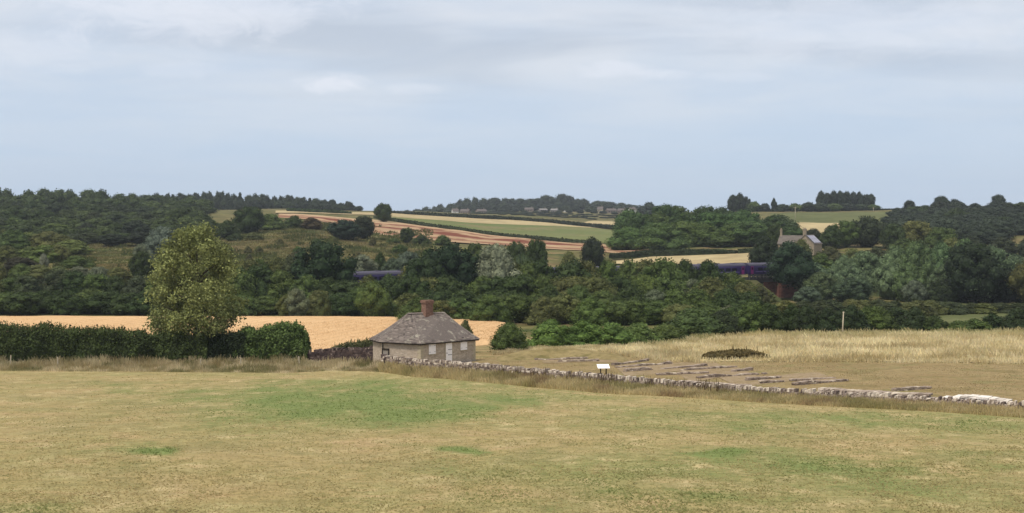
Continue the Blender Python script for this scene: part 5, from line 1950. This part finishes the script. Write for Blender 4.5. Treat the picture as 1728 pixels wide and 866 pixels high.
# two coach ends meet where the pink doors show above the bridge
shift = TL * .992 - (TS[4] + TS[5]) / 2
for k, s_ in enumerate(TS):
    o = c0 if k == 0 else copy_tree(c0)
    o.location = (*tp(s_ + shift), RZ)
    o.rotation_euler = (0, 0, ta)
    o['label'] = TLAB[k]
    o['group'] = 'coaches of the purple train'
m = MB()
for (s0, s1) in ((-110, -.01), (0, 230)):
    for o_ in (-.72, .72, 0):
        a, b = T1 + (td if s1 > 0 else np.array([.995, .10])) * s0, T1 + (td if s1 > 0 else np.array([.995, .10])) * s1
        c = (a + b) / 2 + (tn if s1 > 0 else np.array([.10, -.995])) * o_
        an = math.atan2((b - a)[1], (b - a)[0])
        m.box((c[0], c[1], RZ - (.075 if o_ else .30)), (s1 - s0, .07 if o_ else 3.2, .15 if o_ else .28), an)
tr_ = m.build('railway_track', M['bogie'])
tr_['kind'] = 'structure'

# ------------------------------------------------------------------ farmhouse
M['cream'] = m_rubble('pale_stone_wall', (.29, .24, .175), (.235, .195, .145), (.34, .29, .22), 2.4)
M['stoneroof'] = m_tint('stone_roof', (.115, .10, .09), (.165, .145, .13), .9, .1)
M['solar'] = m_tint('solar_cells', (.30, .30, .38), (.36, .36, .43), .45, .3)
M['solarframe'] = m_plain('solar_frame', (.035, .035, .06), .4, .4)
fY = 400.0
fx, fz = xof(1365.5, fY), float(ground(1362, fY)) - .3
farm = thing('farmhouse', 'pale stone farmhouse with tall chimneys and solar panels on one roof', 'house', (fx, fY, fz), R(-31))
eav = zof(411, fY) - fz
rdg = zof(396.5, fY) - fz
# cross wing: gable towards the viewer, ridge running back
m = MB()
gw, gd = 2.9, 4.2
m.prism([(-gw, -gd), (gw, -gd), (gw, gd), (-gw, gd)], 0, eav)
m.add([(-gw, -gd, eav), (gw, -gd, eav), (0, -gd, rdg - .1), (-gw, gd, eav), (gw, gd, eav), (0, gd, rdg - .1)], [(0, 1, 2), (3, 5, 4), (0, 2, 5, 3), (1, 4, 5, 2)])
m.prism([(-gw - 7.2, -1.2), (-gw - .002, -1.2), (-gw - .002, 4.0), (-gw - 7.2, 4.0)], 0, eav - .1)
m.add([(-gw - 7.2, -1.2, eav - .1), (-gw - 7.2, 4.0, eav - .1), (-gw - 7.2, 1.4, rdg - .35)], [(0, 2, 1)])
m.build('wall', M['cream'], farm)
m = MB()


def slope(m, p0, p1, q1, q0, n, r, th=.09):
    p0, p1, q1, q0 = (np.array(v, float) for v in (p0, p1, q1, q0))
    for i in range(n):
        f0, f1 = i / n, (i + 1) / n
        a, b, c, d = p0 + (q0 - p0) * f0, p1 + (q1 - p1) * f0, p1 + (q1 - p1) * f1, p0 + (q0 - p0) * f1
        up = np.array([0, 0, th])
        for k in range(7):
            e0, e1 = k / 7, (k + 1) / 7
            m.add([a + (b - a) * e0 + up, a + (b - a) * e1 + up, d + (c - d) * e1 + up * .4, d + (c - d) * e0 + up * .4, a + (b - a) * e0, a + (b - a) * e1], [(0, 1, 2, 3), (4, 5, 1, 0)], np.clip(r.normal(.5, .25), 0, 1))


rf_ = np.random.default_rng(5)
slope(m, (gw + .25, -gd - .2, eav - .2), (gw + .25, gd + .2, eav - .2), (0, gd + .2, rdg), (0, -gd - .2, rdg), 9, rf_)
slope(m, (-gw - .25, gd + .2, eav - .2), (-gw - .25, -gd - .2, eav - .2), (0, -gd - .2, rdg), (0, gd + .2, rdg), 9, rf_)
slope(m, (-gw - 7.4, -1.45, eav - .3), (-1.2, -1.45, eav - .3), (-1.2, 1.4, rdg - .25), (-gw - 7.4, 1.4, rdg - .25), 9, rf_)
slope(m, (-1.2, 4.25, eav - .3), (-gw - 7.4, 4.25, eav - .3), (-gw - 7.4, 1.4, rdg - .25), (-1.2, 1.4, rdg - .25), 9, rf_)
froof = m.build('roof', M['stoneroof'], farm)
# chimneys
for (x, y, w, z1, mt) in ((-1.0, -1.4, 1.0, zof(386.5, fY) - fz, 'cream'), (-gw - 6.9, 1.4, .65, zof(388, fY) - fz, 'cream')):
    m = MB()
    m.box((x, y, (z1 + eav) / 2), (w, w, z1 - eav))
    m.box((x, y, z1 - .25), (w + .16, w + .16, .14))
    m.box((x, y, z1 + .03), (w + .10, w + .10, .10))
    for dx in (-.2, .2):
        m.tube([(x + dx * w, y, z1 + .05), (x + dx * w, y, z1 + .45)], .13, 10)
    m.build('chimney', M['cream'], froof)
# solar panels on the east slope: two rows of modules on a frame
sl_n = np.array([rdg - eav, 0, gw])
sl_n /= np.linalg.norm(sl_n)


def on_slope(u, v, up):
    """u along the ridge, v 0 at the eave .. 1 at the ridge"""
    return np.array([gw + .25, 0, eav - .2]) * (1 - v) + np.array([0, 0, rdg]) * v + np.array([0, u, 0]) + sl_n * up


m = MB()
mf = MB()
q = [on_slope(u, v, .16) for u, v in ((-3.6, .12), (3.6, .12), (3.6, .92), (-3.6, .92))]
q2 = [p - sl_n * .08 for p in q]
mf.add(q + q2, [(0, 1, 2, 3), (4, 7, 6, 5), (0, 4, 5, 1), (1, 5, 6, 2), (2, 6, 7, 3), (3, 7, 4, 0)])
sp_ = mf.build('solar_panel', M['solarframe'], farm)
for i in range(6):
    for j in range(2):
        u0, v0 = -3.5 + i * 1.17, .145 + j * .385
        m.add([on_slope(u, v, .175) for u, v in ((u0, v0), (u0 + 1.1, v0), (u0 + 1.1, v0 + .36), (u0, v0 + .36))], [(0, 1, 2, 3)], rf_.uniform(0, 1))
m.build('cells', M['solar'], sp_)
M['darkglass'] = m_plain('dark_glass', (.02, .022, .026), .2, .5, .1)
for (x, z) in ((-1.2, 2.0), (1.2, 2.0), (-1.2, 4.6)):
    if z + .6 < eav:
        m = MB()
        m.box((x, -gd - .02, z), (1.0, .06, 1.1))
        w_ = m.build('window', M['white'], farm)
        m = MB()
        m.box((x, -gd - .06, z), (.8, .03, .9))
        m.build('pane', M['darkglass'], w_)

# ------------------------------------------------------------------ far village houses
M['vwall'] = m_tint('village_wall', (.50, .47, .43), (.60, .57, .52), .9, .1)
M['vroof'] = m_tint('village_roof', (.11, .095, .09), (.15, .125, .115), .9, .1)
VH = [(768, 352, 359, 10, 'white', 'whitish gabled house nearest the field crest in the village'), (785, 353, 358.5, 15, 'stone', 'long low pale building beside the whitish gabled house'), (812, 353, 358.5, 16, 'stone', 'grey stone house between the wood and hedge'),
      (893, 350.5, 358, 14, 'stone', 'brownish cottage at the west side of the village houses'), (916, 352, 357.5, 13, 'grey', 'pale grey roofed long village building'), (936, 352, 359, 11, 'grey', 'grey village house with pale roof'), (957, 355, 360, 9, 'white', 'white low village house below the grey one'),
      (1013, 349, 359, 9, 'cream', 'cream narrow village house'), (1031, 352, 359, 16, 'stone', 'brown stone house east of the cream one'), (1050, 352, 360, 14, 'stone', 'dull brown village house'), (1066, 350, 358.5, 12, 'white', 'white house at the east end of the village'), (1054, 360, 364, 10, 'white', 'small white shed under the eastern village houses')]
VW = {'white': (.66, .64, .61), 'stone': (.22, .18, .15), 'grey': (.21, .20, .195), 'cream': (.50, .43, .32)}
for k in VW:
    M['vw_' + k] = m_plain('village_wall_' + k, VW[k], .9, .1, .1, .3)
for i, (p, t, b, w, kd, lab) in enumerate(VH):
    Y = 1330.0
    x, z0 = xof(p, Y), zof(b, Y)
    g = float(ground(p, Y))
    h = zof(t, Y) - min(z0, g)
    wm = w / FPX * Y
    root = thing('village_house', lab, 'house', (x, Y, min(z0, g)), R([12, -18, 25, -8][i % 4]), 'houses of the distant village')
    m = MB()
    d = 4.0
    e = h * .62
    m.prism([(-wm / 2, -d), (wm / 2, -d), (wm / 2, d), (-wm / 2, d)], -1, e)
    m.add([(-wm / 2, -d, e), (-wm / 2, d, e), (-wm / 2, 0, h - .1)], [(0, 1, 2)])
    m.add([(wm / 2, -d, e), (wm / 2, d, e), (wm / 2, 0, h - .1)], [(0, 2, 1)])
    m.build('wall', M['vw_' + kd], root)
    m = MB()
    for s_ in (-1, 1):
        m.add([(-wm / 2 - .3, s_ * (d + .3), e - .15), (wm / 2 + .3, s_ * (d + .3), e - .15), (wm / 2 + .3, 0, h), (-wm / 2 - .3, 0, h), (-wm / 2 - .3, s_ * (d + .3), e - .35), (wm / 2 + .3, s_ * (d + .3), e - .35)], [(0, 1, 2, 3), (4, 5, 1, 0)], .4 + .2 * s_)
    rf2 = m.build('roof', M['vw_grey'] if kd == 'grey' else M['vroof'], root)
    m = MB()
    m.box((wm * .3, 0, h + .3), (.8, .8, 1.6))
    m.box((wm * .3, 0, h + 1.1), (.95, .95, .15))
    m.build('chimney', M['vw_stone'], rf2)
    for k in range(3 if wm > 8 else 2):
        m = MB()
        m.box((-wm * .3 + k * wm * .28, -d - .03, e * .55), (1.0, .08, 1.2))
        m.build('window', M['darkglass'], root)

# two thin poles on the hill pasture
for i, (p, t, y) in enumerate(((1342, 349, 700), (1474, 350, 800))):
    g = float(ground(p, y))
    m = MB()
    h = zof(t, y) - g
    m.tube([(0, 0, -.2), (0, 0, h)], [.17, .11], 8)
    m.box((0, 0, h - .5), (1.8, .12, .12))
    o = m.build('power_pole', M['oldwood'], None, True)
    o.location = (xof(p, y), y, g)
    tag(o, ['thin power pole standing on the west part of the hill pasture', 'thin power pole by the top hedge under the pine clump'][i], 'pole', 'power poles on the hill pasture')

# ------------------------------------------------------------------ grasses (stuff)
def blades(name, X, Y, Z, h, w, col, seed, lean=.25, per=1, tipk=1.12):
    r = np.random.default_rng(seed)
    n = len(X)
    a = r.uniform(0, math.pi, n)
    wx, wy = np.cos(a) * w * .5, np.sin(a) * w * .35
    lx, ly = r.normal(0, lean, n) * h, r.normal(0, lean, n) * h
    V = np.stack([np.stack([X - wx, Y - wy, Z - .03], 1), np.stack([X + wx, Y + wy, Z - .03], 1), np.stack([X + lx + wx * .5, Y + ly + wy * .5, Z + h * .92], 1), np.stack([X + lx - wx * .2, Y + ly, Z + h], 1)], 1).reshape(-1, 3)
    Q = np.arange(n * 4).reshape(n, 4)
    me = mesh_np(name, V, Q, None, {'col': np.clip(col, 0, 1)})
    o = obj(name, me, M['blade'])
    o['kind'] = 'stuff'
    return o


def mixc(f, a, b):
    f = np.clip(f, 0, 1)[:, None]
    return np.array(a) * (1 - f) + np.array(b) * f


g = np.random.default_rng(12)


def jit(c, s_=.16):
    return c * g.uniform(1 - s_, 1 + s_, (len(c), 1)) * g.uniform(.96, 1.04, c.shape)


# short pasture tufts
n = 90000
u = g.uniform(0, 1, n)
Yt = 1 / (1 / 36 * (1 - u) + 1 / 128 * u)                   # denser close by
Pt = g.uniform(-60, 1790, n)
ok = Yt < edgeY(Pt) - .3
Pt, Yt = Pt[ok], Yt[ok]
Xt = xof(Pt, Yt)
ga = green_at(Xt, Yt) + (fbm(Xt / 1.8, Yt / 3.2, 21) - .5) * .9 + (fbm(Xt / 9, Yt / 14, 22) - .5) * .7
clump = fbm(Xt / .9, Yt / 1.3, 25, 3)
cc_ = mixc(fbm(Xt / 5, Yt / 9, 23), (.32, .256, .130), (.275, .248, .113))
cc_ = mixc((clump - .5) * 4, cc_, (.19, .158, .070)) if False else cc_
dk = np.clip((clump - .60) * 6, 0, 1)[:, None] * np.clip(1.3 - Yt / 62, 0, 1)[:, None]
cc_ = cc_ * (1 - dk) + np.array((.235, .20, .092)) * dk
gf = np.clip((ga - .25) * 1.6, 0, 1)[:, None]
gcol = mixc(fbm(Xt / 2, Yt / 2, 24), (.115, .160, .047), (.185, .218, .078))
cc_ = cc_ * (1 - gf) + gcol * gf
hh = (.030 + .022 * np.clip((clump - .5) * 4, 0, 1) + .02 * gf[:, 0]) * g.uniform(.6, 1.4, len(Xt))
blades('pasture_tufts', Xt, Yt, gz(Xt, Yt) + .06, hh, g.uniform(.03, .10, len(Xt)) * (1 + Yt / 120), jit(cc_ * 1.3, .06), 31, 2.2)

# long grass along the foot of the boundary wall
n = 46000
Pt = g.uniform(640, 1860, n)
f = g.uniform(0, 1, n) ** .9
e0, e1 = edgeY(Pt) + .2, wallY(Pt) - .3
Yt = e0 + (e1 - e0) * f
Xt = xof(Pt, Yt)
cn = fbm(Xt / 1.6, Yt / 1.6, 41)
cc_ = mixc(cn * 1.4 - .2, (.46, .375, .18), (.62, .52, .30))
bn = np.clip((fbm(Xt / 2.4, Yt / 2.4, 43) - .55) * 6, 0, 1)[:, None]
cc_ = cc_ * (1 - bn) + np.array((.34, .25, .135)) * bn
gn = np.clip((fbm(Xt / 3.4, Yt / 3.4, 44) - .50) * 5, 0, 1)[:, None] * .7
cc_ = cc_ * (1 - gn) + np.array((.28, .255, .10)) * gn
hh = (.35 + .75 * np.clip(f * 1.6, 0, 1)) * (.55 + .8 * fbm(Xt / 1.1, Yt / 1.1, 42)) * g.uniform(.6, 1.2, n)
room = np.interp(Pt, WPX, [zof(w[1], w[2]) for w in WALL]) - gz(Xt, Yt)
hh = np.minimum(hh, np.maximum(room - g.normal(.22, .10, n) - (1 - f) * .12, .12) * g.uniform(.75, 1.0, n))
blades('long_grass', Xt, Yt, gz(Xt, Yt) + .03, hh, g.uniform(.03, .075, n), jit(cc_, .25), 32, .20)

# pale long grass in front of the hedge and the cottage wall
n = 30000
Pt = g.uniform(-80, 660, n)
f = g.uniform(0, 1, n)
e0 = edgeY(Pt) + .2
e1 = np.interp(Pt, [-80, 500, 560, 640, 660], [138.5, 139.5, 139.0, 133, 127.5])
Yt = e0 + (e1 - e0) * f
Xt = xof(Pt, Yt)
cn = fbm(Xt / 1.4, Yt / 2.0, 51)
cc_ = mixc(cn * 2.2 - .6, (.36, .295, .15), (.66, .57, .38))
gn = np.clip((fbm(Xt / 2.2, Yt / 3, 52) - .52) * 7, 0, 1)[:, None] * .85
cc_ = cc_ * (1 - gn) + np.array((.20, .195, .080)) * gn
hh = .8 * (.30 + .85 * f) * (.15 + 1.6 * fbm(Xt / 1.3, Yt / 1.6, 53)) * g.uniform(.5, 1.25, n)
hh *= np.interp(Pt, [480, 540, 640], [1, .75, .95])
blades('rough_grass', Xt, Yt, gz(Xt, Yt) + .03, hh, g.uniform(.04, .10, n), jit(cc_, .25), 33, .2)

# tall pale seeding grass of the meadow beyond the ruins
n = 85000
Pt = g.uniform(830, 1900, n)
y0 = np.interp(Pt, [830, 880, 960, 1040, 1100, 1180, 1300, 1500, 1728, 1900], [143, 142.5, 142, 139.5, 132, 126.5, 126, 124.5, 121.5, 119])
y1 = np.interp(Pt, [830, 900, 960, 1130, 1180, 1240, 1900], [150, 151, 151, 156, 167, 178, 181])
f = g.uniform(0, 1, n)
Yt = y0 + (y1 - y0) * f
Xt = xof(Pt, Yt)
py_ = np.interp(f, [0, 1], [0, 1])
cn = fbm(Xt / 2.6, Yt / 3.4, 61)
cc_ = mixc(cn * 2 - .5, (.58, .485, .265), (.86, .77, .52))
brn_shade = np.clip((fbm(Xt / 9, Yt / 4, 62) - .5) * 4 + (1 - np.clip(f * 7, 0, 1)) * .7, 0, 1)[:, None] * .6  # brown patches, plus shade at the front edge put into the colour
cc_ = cc_ * (1 - brn_shade) + np.array((.36, .285, .15)) * brn_shade
gn = np.clip((f - .70) * 3.2 + (fbm(Xt / 8, Yt / 5, 63) - .5) * 1.6, 0, 1)[:, None] * .75
cc_ = cc_ * (1 - gn) + np.array((.33, .315, .135)) * gn
hh = .85 * (.30 + 1.15 * fbm(Xt / 1.9, Yt / 1.9, 64)) * g.uniform(.5, 1.2, n) * np.clip(.5 + f * 5, 0, 1)
hh *= np.interp(Pt, [830, 1000, 1150], [.6, .75, 1])
hh *= np.where((np.abs(Pt - 1243) < 62) & (Yt < 134.5), .55, 1)
blades('tall_pale_grass', Xt, Yt, gz(Xt, Yt) + .06, hh, g.uniform(.06, .15, n), jit(cc_, .2), 34, .32)

# rough grass and weeds over the meadow slope
n = 70000
Pt = g.uniform(90, 730, n)
Yt = g.uniform(295, 560, n)
Xt = xof(Pt, Yt)
c1 = fbm(Xt / 16, Yt / 16, 101)
c2 = fbm(Xt / 5, Yt / 7, 102)
cc_ = mixc(c1 * 2.4 - .7, (.115, .130, .044), (.215, .175, .082))
cc_ = mixc((c2 - .52) * 5, cc_, (.048, .064, .022)) if False else cc_
dk = np.clip((c2 - .56) * 7, 0, 1)[:, None] * .8
cc_ = cc_ * (1 - dk) + np.array((.072, .092, .030)) * dk
far_ = (fbm(Xt / 22, Yt / 22, 3) - .5) * np.clip((Yt - 190) / 100, 0, 1) * 1.3
blades('meadow_weeds', Xt, Yt, gz(Xt, Yt) + far_ - .05, (.25 + 1.5 * dk[:, 0] * c2) * g.uniform(.5, 1.3, n), g.uniform(.3, .8, n), jit(cc_, .2), 38, .4)

# wheat ears
n = 60000
Pt = g.uniform(-60, 850, n)
y0, y1 = np.interp(Pt, [-60, 250, 520, 640, 760, 830, 858], [147, 147, 151, 153, 159, 163, 177]), np.interp(Pt, [-60, 250, 520, 640, 760, 830, 858], [221, 220, 220, 219, 213, 207, 199])
Yt = y0 + (y1 - y0) * g.uniform(0, 1, n)
Xt = xof(Pt, Yt)
cc_ = mixc(fbm(Xt / 6, Yt / 6, 71), (.52, .335, .165), (.60, .40, .21))
blades('wheat_ears', Xt, Yt, gz(Xt, Yt) + .62, g.uniform(.15, .24, n), g.uniform(.05, .12, n), jit(cc_, .06), 35, .5)

# sparse blades on the lawn inside the walls
n = 26000
Pt = g.uniform(790, 1850, n)
f = g.uniform(0, 1, n)
y0 = wallY(Pt) + .8
y1 = np.interp(Pt, [790, 960, 1100, 1300, 1728, 1900], [142, 140, 132, 126, 122, 119])
Yt = y0 + (y1 - y0) * f
Xt = xof(Pt, Yt)
cc_ = mixc(fbm(Xt / 3, Yt / 5, 81) * 1.5 - .2, (.25, .185, .09), (.31, .24, .125))
blades('lawn_blades', Xt, Yt, gz(Xt, Yt) + .07, g.uniform(.02, .05, n), g.uniform(.05, .12, n), jit(cc_, .06), 36, .8)

# weeds standing out of the long grass by the wall
n = 90
Pt = g.uniform(655, 1230, n)
Yt = wallY(Pt) - g.uniform(.3, 1.6, n)
k = 9
Px, Yx = np.repeat(Pt, k), np.repeat(Yt, k)
Xx = xof(Px, Yx) + g.normal(0, .10, n * k)
cc_ = mixc(g.uniform(0, 1, n * k), (.085, .055, .032), (.15, .115, .05))
blades('dry_weeds', Xx, Yx + g.normal(0, .1, n * k), gz(Xx, Yx), np.repeat(g.uniform(.7, 1.45, n), k) * g.uniform(.7, 1.1, n * k), g.uniform(.03, .07, n * k), jit(cc_, .2), 37, .12)

# ------------------------------------------------------------------ haze
hm = bpy.data.materials.new('haze')
hm.use_nodes = True
ht = NT(hm.node_tree)
ho = ht.n('ShaderNodeOutputMaterial')
hv = ht.n('ShaderNodeVolumePrincipled')
hv.inputs['Color'].default_value = (.80, .87, 1.0, 1)
hv.inputs['Density'].default_value = .00012
hv.inputs['Anisotropy'].default_value = .2
ht.l(hv.outputs[0], ho.inputs['Volume'])
m = MB()
m.box((0, 1000, 26), (5200, 2400, 150))
hz_ = m.build('haze', hm)
hz_['kind'] = 'stuff'
